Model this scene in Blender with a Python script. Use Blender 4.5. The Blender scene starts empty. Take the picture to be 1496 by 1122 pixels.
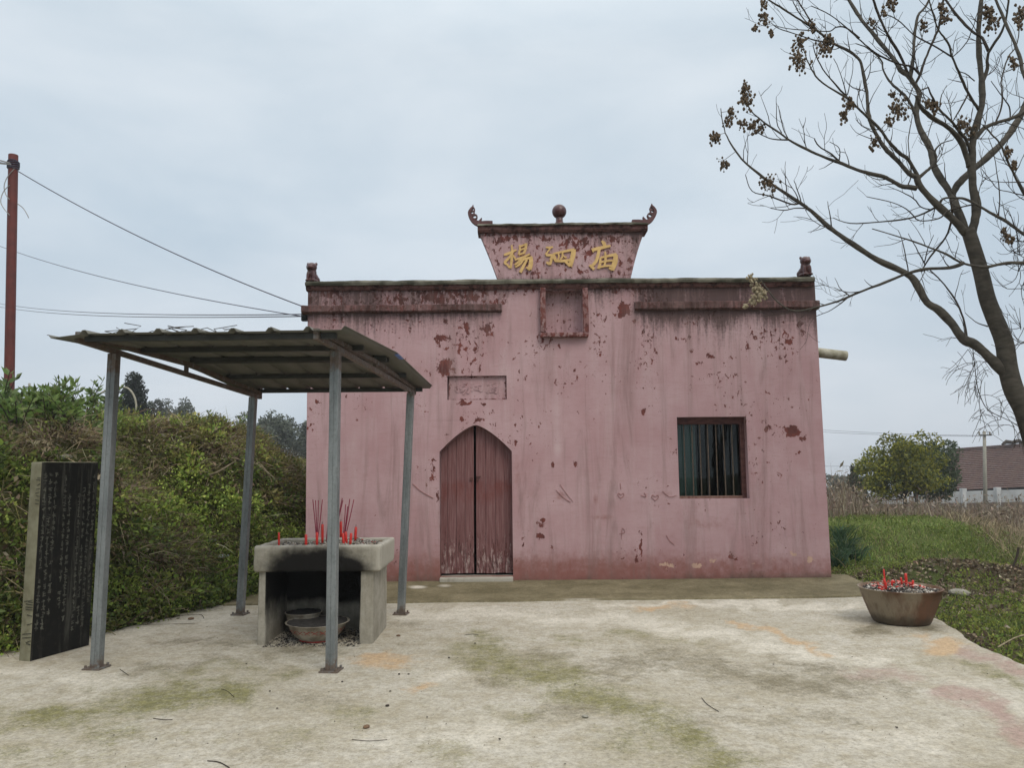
import bpy, bmesh, math, random
import numpy as np
from mathutils import Vector, Matrix
random.seed(7); RNG = np.random.default_rng(11)
SC = bpy.context.scene
COL = SC.collection
rad = math.radians

# ------------------------------------------------------------------ camera
F = 1100.0; PITCH = rad(6.4); ROLL = rad(0.5); EYE = 1.55
fwd = np.array([0, math.cos(PITCH), math.sin(PITCH)]); u0 = np.array([0, -math.sin(PITCH), math.cos(PITCH)]); r0 = np.array([1.0, 0, 0])
RT = math.cos(ROLL) * r0 - math.sin(ROLL) * u0; UP = math.cos(ROLL) * u0 + math.sin(ROLL) * r0
CAM = np.array([0, 0, EYE])
cam = bpy.data.cameras.new('camera'); camo = bpy.data.objects.new('camera', cam); COL.objects.link(camo)
cam.sensor_width = 36; cam.lens = F / 1496 * 36; cam.clip_end = 3000; cam.clip_start = 0.05
m = Matrix.Identity(4)
for i in range(3):
    m[i][0] = RT[i]; m[i][1] = UP[i]; m[i][2] = -fwd[i]; m[i][3] = CAM[i]
camo.matrix_world = m
SC.camera = camo

# ------------------------------------------------------------------ world, sun, exposure
SUN_EL = rad(48); SUN_AZ = rad(150)      # azimuth from +Y towards +X
w = bpy.data.worlds.new('World'); SC.world = w; w.use_nodes = True
nt = w.node_tree; nt.nodes.clear()
def wn(t, **k):
    n = nt.nodes.new(t)
    for a, b in k.items(): setattr(n, a, b)
    return n
wo = wn('ShaderNodeOutputWorld'); bg = wn('ShaderNodeBackground'); bg.inputs['Strength'].default_value = 0.1
sky = wn('ShaderNodeTexSky', sky_type='NISHITA'); sky.sun_disc = False; sky.sun_elevation = SUN_EL; sky.sun_rotation = SUN_AZ
sky.air_density = 1.0; sky.dust_density = 3.0
tc = wn('ShaderNodeTexCoord'); mp = wn('ShaderNodeMapping'); mp.inputs['Scale'].default_value = (1.0, 1.0, 2.6)
nt.links.new(tc.outputs['Generated'], mp.inputs['Vector'])
nz = wn('ShaderNodeTexNoise'); nz.inputs['Scale'].default_value = 2.3; nz.inputs['Detail'].default_value = 7; nz.inputs['Roughness'].default_value = 0.5; nz.inputs['Distortion'].default_value = 0.25
nt.links.new(mp.outputs['Vector'], nz.inputs['Vector'])
rp = wn('ShaderNodeValToRGB'); e = rp.color_ramp.elements
e[0].position = 0.38; e[0].color = (0.605, 0.690, 0.765, 1); e[1].position = 0.64; e[1].color = (0.765, 0.818, 0.868, 1)
nt.links.new(nz.outputs['Fac'], rp.inputs['Fac'])
sx = wn('ShaderNodeSeparateXYZ'); nt.links.new(tc.outputs['Generated'], sx.inputs[0])
rz = wn('ShaderNodeValToRGB'); e = rz.color_ramp.elements      # overcast dome: brighter towards the zenith, pale at the horizon
e[0].position = 0.0; e[0].color = (0.94, 0.93, 0.94, 1); e[1].position = 1.0; e[1].color = (2.65, 2.45, 2.25, 1)
q = e.new(0.30); q.color = (0.93, 0.97, 1.0, 1); q = e.new(0.50); q.color = (1.02, 1.04, 1.05, 1)
nt.links.new(sx.outputs['Z'], rz.inputs['Fac'])
ml = wn('ShaderNodeMix', data_type='RGBA', blend_type='MULTIPLY'); ml.inputs[0].default_value = 1
nt.links.new(rp.outputs[0], ml.inputs[6]); nt.links.new(rz.outputs[0], ml.inputs[7])
sc10 = wn('ShaderNodeVectorMath', operation='SCALE'); sc10.inputs['Scale'].default_value = 10.0
nt.links.new(ml.outputs[2], sc10.inputs[0])
mx = wn('ShaderNodeMix', data_type='RGBA'); mx.inputs[0].default_value = 0.93      # thin Nishita blue through the cloud sheet
nt.links.new(sky.outputs[0], mx.inputs[6]); nt.links.new(sc10.outputs[0], mx.inputs[7])
nt.links.new(mx.outputs[2], bg.inputs['Color']); nt.links.new(bg.outputs[0], wo.inputs['Surface'])
sun = bpy.data.lights.new('sun', 'SUN'); sun.energy = 1.45; sun.angle = rad(30); sun.color = (1.0, 0.93, 0.83)
suno = bpy.data.objects.new('sun', sun); COL.objects.link(suno)
sd = Vector((math.sin(SUN_AZ) * math.cos(SUN_EL), math.cos(SUN_AZ) * math.cos(SUN_EL), math.sin(SUN_EL)))
suno.rotation_euler = sd.to_track_quat('Z', 'Y').to_euler(); suno.location = (6, -8, 14)
vs = SC.view_settings; vs.view_transform = 'Standard'; vs.look = 'None'; vs.exposure = 0.0; vs.gamma = 1.0; vs.use_curve_mapping = False
SC.cycles.max_bounces = 6; SC.cycles.transparent_max_bounces = 8

# ------------------------------------------------------------------ picture helpers (a pixel gives a direction; depth comes from what it touches)
def ray(x, y): return fwd * F + RT * (x - 748) + UP * (561 - y)
def G(x, y, z=0.0):
    d = ray(x, y); return CAM + d * (z - EYE) / d[2]
def PY(x, y, Y):
    d = ray(x, y); return CAM + d * Y / d[1]
def proj(P):
    d = np.asarray(P, float) - CAM; k = np.maximum(d @ fwd, 1e-3)
    return 748 + F * (d @ RT) / k, 561 - F * (d @ UP) / k

# ------------------------------------------------------------------ noise
def _hash(i, j, s):
    n = (i * 374761393 + j * 668265263 + s * 974634541) & 0x7fffffff
    n = ((n ^ (n >> 13)) * 1274126177) & 0x7fffffff
    return ((n ^ (n >> 16)) & 0xffff) / 65535.0
def vn(x, y, s=0):
    x = np.asarray(x, float); y = np.asarray(y, float)
    i = np.floor(x).astype(np.int64); j = np.floor(y).astype(np.int64); fx = x - i; fy = y - j
    fx = fx * fx * (3 - 2 * fx); fy = fy * fy * (3 - 2 * fy)
    a = _hash(i, j, s); b = _hash(i + 1, j, s); c = _hash(i, j + 1, s); d = _hash(i + 1, j + 1, s)
    return (a * (1 - fx) + b * fx) * (1 - fy) + (c * (1 - fx) + d * fx) * fy
def fbm(x, y, s=0, o=4):
    t = 0; a = 0.5; n = 0
    for k in range(o):
        t = t + a * vn(x * 2 ** k, y * 2 ** k, s + k * 17); n += a; a *= 0.5
    return t / n
def sstep(a, b, x): t = np.clip((x - a) / (b - a), 0, 1); return t * t * (3 - 2 * t)
def blobs(px, py, L):
    r = np.zeros(np.shape(px))
    for (cx, cy, rx, ry, a) in L:
        d = ((px - cx) / rx) ** 2 + ((py - cy) / ry) ** 2
        r = np.maximum(r, a * np.exp(-d * 1.0))
    return r

# ------------------------------------------------------------------ object helpers
ORG = {}
def tag(o, label=None, cat=None, group=None, kind=None):
    if label: o['label'] = label
    if cat: o['category'] = cat
    if group: o['group'] = group
    if kind: o['kind'] = kind
    return o
def thing(name, loc, label, cat, group=None):
    o = bpy.data.objects.new(name, None); COL.objects.link(o); o.location = loc; o.empty_display_size = 0.1
    ORG[o.name] = np.array(loc, float); return tag(o, label, cat, group)
def fast_mesh(name, V, Q):
    """V (n,3) array, Q (m,k) int array"""
    me = bpy.data.meshes.new(name); V = np.ascontiguousarray(V, np.float32); Q = np.ascontiguousarray(Q, np.int32)
    k = Q.shape[1]
    me.vertices.add(len(V)); me.vertices.foreach_set('co', V.ravel())
    me.loops.add(Q.size); me.loops.foreach_set('vertex_index', Q.ravel())
    me.polygons.add(len(Q)); me.polygons.foreach_set('loop_start', np.arange(0, Q.size, k, dtype=np.int32))
    me.update(calc_edges=True); return me
def cattr(me, name, arr):
    a = me.color_attributes.new(name, 'FLOAT_COLOR', 'POINT')
    arr = np.asarray(arr, np.float32)
    if arr.shape[1] == 3: arr = np.concatenate([arr, np.ones((len(arr), 1), np.float32)], 1)
    a.data.foreach_set('color', arr.ravel())
def obj(name, V, Fc, mat, parent=None, org=None, smooth=False, bevel=0, attrs=None, solid=0, fix=False):
    """link ONE mesh object; V in world coordinates"""
    V = np.asarray(V, float)
    o0 = ORG[parent.name] if parent is not None else (np.array(org, float) if org is not None else np.zeros(3))
    V = V - o0
    if isinstance(Fc, np.ndarray): me = fast_mesh(name, V, Fc)
    else:
        me = bpy.data.meshes.new(name); me.from_pydata(V.tolist(), [], [list(f) for f in Fc]); me.update()
    if attrs:
        for k, a in attrs.items(): cattr(me, k, a)
    if bevel or fix:
        bm = bmesh.new(); bm.from_mesh(me)
        bmesh.ops.recalc_face_normals(bm, faces=bm.faces)
        if bevel: bmesh.ops.bevel(bm, geom=list(bm.edges), offset=bevel, segments=2, affect='EDGES', profile=0.6, clamp_overlap=True)
        bm.to_mesh(me); bm.free()
    if mat: me.materials.append(mat)
    if smooth: me.polygons.foreach_set('use_smooth', [True] * len(me.polygons))
    o = bpy.data.objects.new(name, me); COL.objects.link(o)
    if parent is not None: o.parent = parent
    else: o.location = o0
    ORG[o.name] = o0
    if solid:
        md = o.modifiers.new('solid', 'SOLIDIFY'); md.thickness = solid; md.offset = 0
    return o
def copy_tree(o, parent=None):
    c = o.copy(); COL.objects.link(c); c.parent = parent
    ORG[c.name] = ORG.get(o.name, np.zeros(3))
    for ch in list(o.children): copy_tree(ch, c)
    return c
class MB:
    def __init__(s): s.V = []; s.F = []
    def add(s, V, Fc):
        b = len(s.V); s.V += [tuple(v) for v in V]; s.F += [tuple(i + b for i in f) for f in Fc]; return s
    def box(s, x0, x1, y0, y1, z0, z1):
        return s.add([(x0, y0, z0), (x1, y0, z0), (x1, y1, z0), (x0, y1, z0), (x0, y0, z1), (x1, y0, z1), (x1, y1, z1), (x0, y1, z1)],
                     [(0, 3, 2, 1), (4, 5, 6, 7), (0, 1, 5, 4), (1, 2, 6, 5), (2, 3, 7, 6), (3, 0, 4, 7)])
    def bar(s, p0, p1, wd, ht, up=(0, 0, 1)):
        p0 = np.array(p0, float); p1 = np.array(p1, float); d = p1 - p0; d /= np.linalg.norm(d)
        a = np.cross(d, up); a /= np.linalg.norm(a); b = np.cross(a, d)
        V = []
        for p in (p0, p1):
            for (i, j) in ((-1, -1), (1, -1), (1, 1), (-1, 1)): V.append(p + a * i * wd / 2 + b * j * ht / 2)
        return s.add(V, [(0, 1, 2, 3), (7, 6, 5, 4), (0, 4, 5, 1), (1, 5, 6, 2), (2, 6, 7, 3), (3, 7, 4, 0)])
    def tube(s, pts, rads, n=8, cap=True):
        pts = [np.array(p, float) for p in pts]; N = len(pts)
        if np.isscalar(rads): rads = [rads] * N
        ref = None; V = []
        for i, p in enumerate(pts):
            t = pts[min(i + 1, N - 1)] - pts[max(i - 1, 0)]; L = np.linalg.norm(t); t = t / (L if L > 1e-9 else 1)
            if ref is None:
                ref = np.array([0, 0, 1.0]) if abs(t[2]) < 0.9 else np.array([1.0, 0, 0])
            a = np.cross(t, ref); a /= (np.linalg.norm(a) + 1e-12); b = np.cross(a, t); ref = b
            for k in range(n):
                th = 2 * math.pi * k / n; V.append(p + rads[i] * (math.cos(th) * a + math.sin(th) * b))
        Fc = []
        for i in range(N - 1):
            for k in range(n):
                k2 = (k + 1) % n; Fc.append((i * n + k, i * n + k2, (i + 1) * n + k2, (i + 1) * n + k))
        if cap: Fc.append(tuple(range(n - 1, -1, -1))); Fc.append(tuple((N - 1) * n + k for k in range(n)))
        return s.add(V, Fc)
    def lathe(s, c, prof, n=32, wob=None):
        V = []
        for i, (r, z) in enumerate(prof):
            for k in range(n):
                th = 2 * math.pi * k / n; rr = r * (1 + (wob(th, i) if wob else 0)); V.append((c[0] + rr * math.cos(th), c[1] + rr * math.sin(th), c[2] + z))
        Fc = []
        for i in range(len(prof) - 1):
            for k in range(n): k2 = (k + 1) % n; Fc.append((i * n + k, i * n + k2, (i + 1) * n + k2, (i + 1) * n + k))
        Fc.append(tuple(range(n - 1, -1, -1))); Fc.append(tuple((len(prof) - 1) * n + k for k in range(n)))
        return s.add(V, Fc)
    def stroke(s, pts, wd, y0, y1, closed=False):
        """ribbon in the XZ plane, extruded from y1 (back) to y0 (front)"""
        pts = [np.array(p, float) for p in pts]; N = len(pts)
        if np.isscalar(wd): wd = [wd] * N
        A = []; B = []
        for i in range(N):
            if closed: t = pts[(i + 1) % N] - pts[(i - 1) % N]
            else: t = pts[min(i + 1, N - 1)] - pts[max(i - 1, 0)]
            t = t / (np.linalg.norm(t) + 1e-9); n = np.array([-t[1], t[0]])
            A.append(pts[i] + n * wd[i] / 2); B.append(pts[i] - n * wd[i] / 2)
        V = []
        for i in range(N):
            V += [(A[i][0], y0, A[i][1]), (B[i][0], y0, B[i][1]), (B[i][0], y1, B[i][1]), (A[i][0], y1, A[i][1])]
        Fc = []
        for i in range(N if closed else N - 1):
            a = i * 4; b = ((i + 1) % N) * 4
            for k in range(4): Fc.append((a + k, a + (k + 1) % 4, b + (k + 1) % 4, b + k))
        if not closed: Fc += [(0, 3, 2, 1), ((N - 1) * 4, (N - 1) * 4 + 1, (N - 1) * 4 + 2, (N - 1) * 4 + 3)]
        return s.add(V, Fc)
    def build(s, name, mat, parent=None, **k): return obj(name, np.array(s.V), s.F, mat, parent, **k)
def lines(a, b, step, extra=()):
    pts = sorted(set([a, b] + [e for e in extra if a < e < b])); out = []
    for p, q in zip(pts[:-1], pts[1:]):
        n = max(1, int(math.ceil((q - p) / step - 1e-6))); out += list(np.linspace(p, q, n + 1)[:-1])
    return np.array(out + [b])
def gbox(lo, hi, step, r=0.012):
    """finely gridded box with rounded edges -> V, F(quads array)"""
    lo = np.array(lo, float); hi = np.array(hi, float); L = []
    for k in range(3):
        rr = min(r, (hi[k] - lo[k]) * 0.45); L.append(lines(lo[k], hi[k], step, (lo[k] + rr * 0.35, lo[k] + rr, hi[k] - rr, hi[k] - rr * 0.35)))
    idx = {}; V = []; Q = []
    def vid(p):
        key = (round(p[0], 5), round(p[1], 5), round(p[2], 5))
        if key not in idx: idx[key] = len(V); V.append(p)
        return idx[key]
    for ax in range(3):
        b, c = (ax + 1) % 3, (ax + 2) % 3
        for side in (0, 1):
            val = (lo, hi)[side][ax]
            for i in range(len(L[b]) - 1):
                for j in range(len(L[c]) - 1):
                    ps = []
                    for (ii, jj) in ((i, j), (i + 1, j), (i + 1, j + 1), (i, j + 1)):
                        p = [0, 0, 0]; p[ax] = val; p[b] = L[b][ii]; p[c] = L[c][jj]; ps.append(vid(tuple(p)))
                    Q.append(ps if side else ps[::-1])
    V = np.array(V); ql = np.clip(V, lo + np.minimum(r, (hi - lo) * .45), hi - np.minimum(r, (hi - lo) * .45))
    d = V - ql; n = np.linalg.norm(d, axis=1, keepdims=True)
    V = np.where(n > 1e-9, ql + d / np.maximum(n, 1e-9) * np.minimum(r, (hi - lo).min() * .45), V)
    return V, np.array(Q)
def catmull(P, n=4):
    P = [np.array(p, float) for p in P]; out = []
    for i in range(len(P) - 1):
        a = P[max(i - 1, 0)]; b = P[i]; c = P[i + 1]; d = P[min(i + 2, len(P) - 1)]
        for k in range(n):
            t = k / n; out.append(0.5 * ((2 * b) + (c - a) * t + (2 * a - 5 * b + 4 * c - d) * t * t + (3 * b - a - 3 * c + d) * t ** 3))
    out.append(P[-1]); return out

# ------------------------------------------------------------------ material helpers
class M:
    def __init__(s, name, rough=0.85, spec=0.3):
        s.m = bpy.data.materials.new(name); s.m.use_nodes = True; s.t = s.m.node_tree; s.b = s.t.nodes['Principled BSDF']
        s.b.inputs['Roughness'].default_value = rough; s.b.inputs['Specular IOR Level'].default_value = spec
        s.co = s.t.nodes.new('ShaderNodeTexCoord').outputs['Object']
    def n(s, t, ins=None, **k):
        n = s.t.nodes.new(t)
        for a, b in k.items(): setattr(n, a, b)
        for a, b in (ins or {}).items(): s.set(n.inputs[a], b)
        return n
    def set(s, sock, v):
        if isinstance(v, bpy.types.NodeSocket): s.t.links.new(v, sock)
        elif isinstance(v, (tuple, list)) and sock.type == 'RGBA' and len(v) == 3: sock.default_value = (*v, 1)
        else: sock.default_value = v
    def vec(s, scale): return s.n('ShaderNodeMapping', {'Vector': s.co, 'Scale': scale}).outputs[0]
    def noise(s, scale, detail=4, rough=0.55, vec=None, dist=0): return s.n('ShaderNodeTexNoise', {'Vector': vec or s.co, 'Scale': scale, 'Detail': detail, 'Roughness': rough, 'Distortion': dist}).outputs['Fac']
    def voro(s, scale, vec=None, feature='F1'): return s.n('ShaderNodeTexVoronoi', {'Vector': vec or s.co, 'Scale': scale}, feature=feature).outputs['Distance']
    def ramp(s, f, a, b, lo=0.0, hi=1.0): return s.n('ShaderNodeMapRange', {'Value': f, 'From Min': a, 'From Max': b, 'To Min': lo, 'To Max': hi}, interpolation_type='SMOOTHSTEP').outputs[0]
    def math(s, op, a, b=0.0, c=0.0): return s.n('ShaderNodeMath', {0: a, 1: b, 2: c}, operation=op).outputs[0]
    def mix(s, f, a, b, mode='MIX'):
        n = s.n('ShaderNodeMix', data_type='RGBA', blend_type=mode); s.set(n.inputs[0], f); s.set(n.inputs[6], a); s.set(n.inputs[7], b); return n.outputs[2]
    def attr(s, name):
        a = s.n('ShaderNodeAttribute', attribute_name=name); p = s.n('ShaderNodeSeparateColor', {0: a.outputs['Color']}); return a.outputs['Color'], p.outputs[0], p.outputs[1], p.outputs[2]
    def done(s, col, bump=None, strength=0.3, dist=0.01, rough=None):
        s.set(s.b.inputs['Base Color'], col)
        if rough is not None: s.set(s.b.inputs['Roughness'], rough)
        if bump is not None:
            b = s.n('ShaderNodeBump', {'Strength': strength, 'Distance': dist, 'Height': bump}); s.t.links.new(b.outputs[0], s.b.inputs['Normal'])
        return s.m
def simple(name, c1, c2, scale=8, rough=0.8, bump=0.2, metal=0, spec=0.3, vec=None, detail=5):
    k = M(name, rough, spec); k.b.inputs['Metallic'].default_value = metal
    v = k.vec(vec) if vec else None
    f = k.noise(scale, detail, 0.6, v)
    return k.done(k.mix(k.ramp(f, 0.3, 0.7), c1, c2), k.noise(scale * 4, 4, 0.6, v), bump, 0.005)
# ------------------------------------------------------------------ materials
def plaster_mat(name, base_a, base_b):
    k = M(name, 0.9, 0.2)
    _, peel, dirt, red = k.attr('A1'); _, damp, bare, pale = k.attr('A2')
    big = k.noise(1.3, 5, 0.6); streak = k.noise(3.2, 6, 0.7, k.vec((2.2, 2.2, 0.20)), 0.6); fine = k.noise(60, 4, 0.6)
    brush = k.noise(7, 4, 0.65, k.vec((0.6, 0.6, 5.0)))
    c = k.mix(k.ramp(big, 0.32, 0.68), base_a, base_b)
    c = k.mix(k.math('MULTIPLY', k.ramp(streak, 0.48, 0.76), 0.46), c, (0.49, 0.37, 0.37))
    c = k.mix(k.math('MULTIPLY', k.ramp(brush, 0.5, 0.75), 0.35), c, (0.335, 0.195, 0.19))
    c = k.mix(k.math('MULTIPLY', k.ramp(fine, 0.4, 0.8), 0.18), c, (0.30, 0.16, 0.16))
    c = k.mix(pale, c, (0.56, 0.44, 0.44))
    rn = k.noise(9, 6, 0.7)
    rm = k.ramp(k.math('ADD', red, k.math('MULTIPLY', k.math('SUBTRACT', rn, 0.5), 0.9)), 0.25, 0.95)
    c = k.mix(rm, c, (0.245, 0.105, 0.090))
    bm_ = k.ramp(k.math('ADD', bare, k.math('MULTIPLY', k.math('SUBTRACT', k.noise(14, 5, 0.65), 0.5), 1.3)), 0.44, 0.56)
    c = k.mix(bm_, c, (0.50, 0.33, 0.25))
    pn = k.noise(17, 8, 0.66, k.vec((1.0, 1.0, 0.72)), 0.3)
    pm = k.ramp(k.math('ADD', peel, k.math('MULTIPLY', k.math('SUBTRACT', pn, 0.5), 2.1)), 0.47, 0.53)
    pcol = k.mix(k.ramp(k.noise(6, 4), 0.35, 0.65), (0.175, 0.052, 0.042), (0.10, 0.034, 0.030))
    c = k.mix(pm, c, pcol)
    sp = k.ramp(k.math('ADD', k.noise(38, 6, 0.72), k.math('MULTIPLY', peel, 0.20)), 0.675, 0.705); c = k.mix(k.math('MULTIPLY', sp, 0.8), c, (0.115, 0.045, 0.042))
    ds = k.noise(7, 7, 0.75, k.vec((2.4, 2.4, 0.16))); dg = k.noise(26, 5, 0.7)
    dm = k.ramp(k.math('ADD', dirt, k.math('ADD', k.math('MULTIPLY', k.math('SUBTRACT', ds, 0.5), 1.5), k.math('MULTIPLY', k.math('SUBTRACT', dg, 0.5), 0.7))), 0.32, 0.95)
    c = k.mix(k.math('MULTIPLY', dm, 0.86), c, (0.050, 0.032, 0.028))
    gr = k.ramp(k.noise(2.0, 7, 0.72, k.vec((2.4, 2.4, 0.22)), 0.8), 0.47, 0.74); c = k.mix(k.math('MULTIPLY', gr, 0.62), c, (0.205, 0.135, 0.125))
    tr = k.ramp(k.noise(3.0, 6, 0.75, k.vec((1.0, 1.0, 3.2)), 1.2), 0.55, 0.75); c = k.mix(k.math('MULTIPLY', tr, 0.28), c, (0.30, 0.165, 0.155))
    wm = k.ramp(k.math('ADD', damp, k.math('MULTIPLY', k.math('SUBTRACT', k.noise(5, 6, 0.7), 0.5), 0.8)), 0.3, 0.9)
    c = k.mix(k.math('MULTIPLY', wm, 0.85), c, (0.085, 0.066, 0.045))
    h = k.math('SUBTRACT', k.math('ADD', k.math('MULTIPLY', fine, 0.25), k.math('MULTIPLY', brush, 0.25)), k.math('MULTIPLY', pm, 0.6))
    return k.done(c, h, 0.45, 0.006)
PLASTER = plaster_mat('pink_plaster', (0.465, 0.312, 0.322), (0.400, 0.242, 0.250))
TRIM = plaster_mat('trim_plaster', (0.235, 0.122, 0.118), (0.165, 0.078, 0.072))
def moss_top():
    k = M('mossy_coping', 0.95, 0.1); n = k.noise(11, 6, 0.7); f = k.noise(3.5, 5, 0.6)
    nz_ = k.n('ShaderNodeSeparateXYZ', {0: k.n('ShaderNodeNewGeometry').outputs['Normal']}).outputs[2]
    up_ = k.attr('A2')[3]
    top = k.ramp(k.math('ADD', k.math('MAXIMUM', nz_, k.math('MULTIPLY', up_, 0.62)), k.math('MULTIPLY', k.math('SUBTRACT', n, 0.5), 1.2)), 0.1, 0.55)
    side = k.mix(k.ramp(n, 0.35, 0.62), (0.045, 0.026, 0.024), (0.17, 0.085, 0.077))
    grey = k.mix(k.ramp(f, 0.38, 0.64), (0.052, 0.050, 0.036), (0.175, 0.165, 0.130))
    return k.done(k.mix(top, side, grey), k.noise(30, 5, 0.7), 0.6, 0.01)
MOSSTOP = moss_top()
def door_mat():
    k = M('door_paint', 0.75, 0.25); g = k.noise(5, 6, 0.7, k.vec((14, 14, 0.5))); n = k.noise(4, 5, 0.6)
    c = k.mix(k.ramp(g, 0.35, 0.65), (0.215, 0.112, 0.110), (0.135, 0.056, 0.054))
    z = k.n('ShaderNodeSeparateXYZ', {0: k.co}).outputs[2]
    zz = k.ramp(z, 1.15, 0.25); band = k.math('MULTIPLY', k.ramp(z, 0.75, 1.25), k.ramp(z, 1.55, 1.30))
    worn = k.ramp(k.math('ADD', k.math('MULTIPLY', zz, 0.42), k.math('MULTIPLY', k.math('SUBTRACT', k.noise(6, 7, 0.75, k.vec((5, 5, 0.9))), 0.5), 1.9)), 0.36, 0.52)
    c = k.mix(worn, c, k.mix(k.ramp(n, 0.4, 0.6), (0.110, 0.040, 0.037), (0.070, 0.030, 0.028)))
    pale = k.ramp(k.math('ADD', k.math('MULTIPLY', zz, 0.36), k.math('MULTIPLY', k.math('SUBTRACT', k.noise(7, 7, 0.75, k.vec((6, 6, 0.9))), 0.5), 2.1)), 0.42, 0.58)
    c = k.mix(k.math('MULTIPLY', pale, 0.8), c, (0.40, 0.31, 0.29))
    rb = k.math('MULTIPLY', k.ramp(k.math('ADD', band, k.math('MULTIPLY', k.math('SUBTRACT', k.noise(6, 7, 0.75, k.vec((1, 1, .6))), 0.5), 2.2)), 0.55, 1.5), 0.75)
    c = k.mix(rb, c, (0.150, 0.034, 0.026))
    return k.done(c, g, 0.5, 0.004)
DOOR = door_mat()
GOLD = simple('gilt_paint', (0.66, 0.43, 0.16), (0.52, 0.33, 0.11), 14, 0.5, 0.15, 0.0, 0.5)
DARKWOOD = simple('dark_red_wood', (0.060, 0.022, 0.019), (0.125, 0.052, 0.044), 9, 0.7, 0.4, vec=(1, 1, 3))
WORNWOOD = simple('worn_frame_wood', (0.155, 0.070, 0.055), (0.24, 0.155, 0.12), 9, 0.8, 0.4, vec=(3, 3, 1))
BARM = simple('window_bar_wood', (0.055, 0.040, 0.03), (0.12, 0.085, 0.06), 20, 0.7, 0.3)
BROWN = simple('glazed_brown', (0.055, 0.017, 0.016), (0.085, 0.028, 0.026), 10, 0.35, 0.25, 0, 0.5)
HORN = simple('horn_paint', (0.13, 0.060, 0.060), (0.085, 0.035, 0.035), 14, 0.6, 0.3)
BLACK = simple('soot_black_paint', (0.012, 0.012, 0.012), (0.03, 0.028, 0.025), 10, 0.8, 0.3)
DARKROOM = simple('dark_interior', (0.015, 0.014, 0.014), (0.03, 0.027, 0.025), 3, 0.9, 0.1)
CURTAIN = simple('pale_teal_board', (0.15, 0.20, 0.195), (0.115, 0.155, 0.15), 3, 0.8, 0.1)
PIPE = simple('weathered_pipe', (0.44, 0.42, 0.34), (0.20, 0.185, 0.12), 7, 0.7, 0.3)
CHALK = simple('red_chalk', (0.30, 0.125, 0.115), (0.35, 0.18, 0.17), 60, 0.9, 0.1)
WIRE = simple('black_wire', (0.05, 0.045, 0.07), (0.07, 0.06, 0.09), 5, 0.6, 0.0)
WHITEW = simple('bare_wire', (0.35, 0.34, 0.32), (0.22, 0.21, 0.20), 5, 0.6, 0.0)
def glass_mat():
    k = M('window_glass', 0.03, 0.5); nt_ = k.t; nt_.nodes.remove(k.b)
    g = k.n('ShaderNodeBsdfGlossy', {'Color': (0.62, 0.64, 0.66), 'Roughness': 0.02}); t = k.n('ShaderNodeBsdfTransparent', {'Color': (0.75, 0.82, 0.80)})
    fr = k.n('ShaderNodeFresnel', {'IOR': 1.42}); mx_ = k.n('ShaderNodeMixShader', {0: fr.outputs[0], 1: t.outputs[0], 2: g.outputs[0]})
    bmp = k.n('ShaderNodeBump', {'Height': k.noise(2.5, 2), 'Strength': 0.06, 'Distance': 0.02}); nt_.links.new(bmp.outputs[0], g.inputs['Normal'])
    nt_.links.new(mx_.outputs[0], nt_.nodes['Material Output'].inputs['Surface']); return k.m
GLASS = glass_mat()
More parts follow.
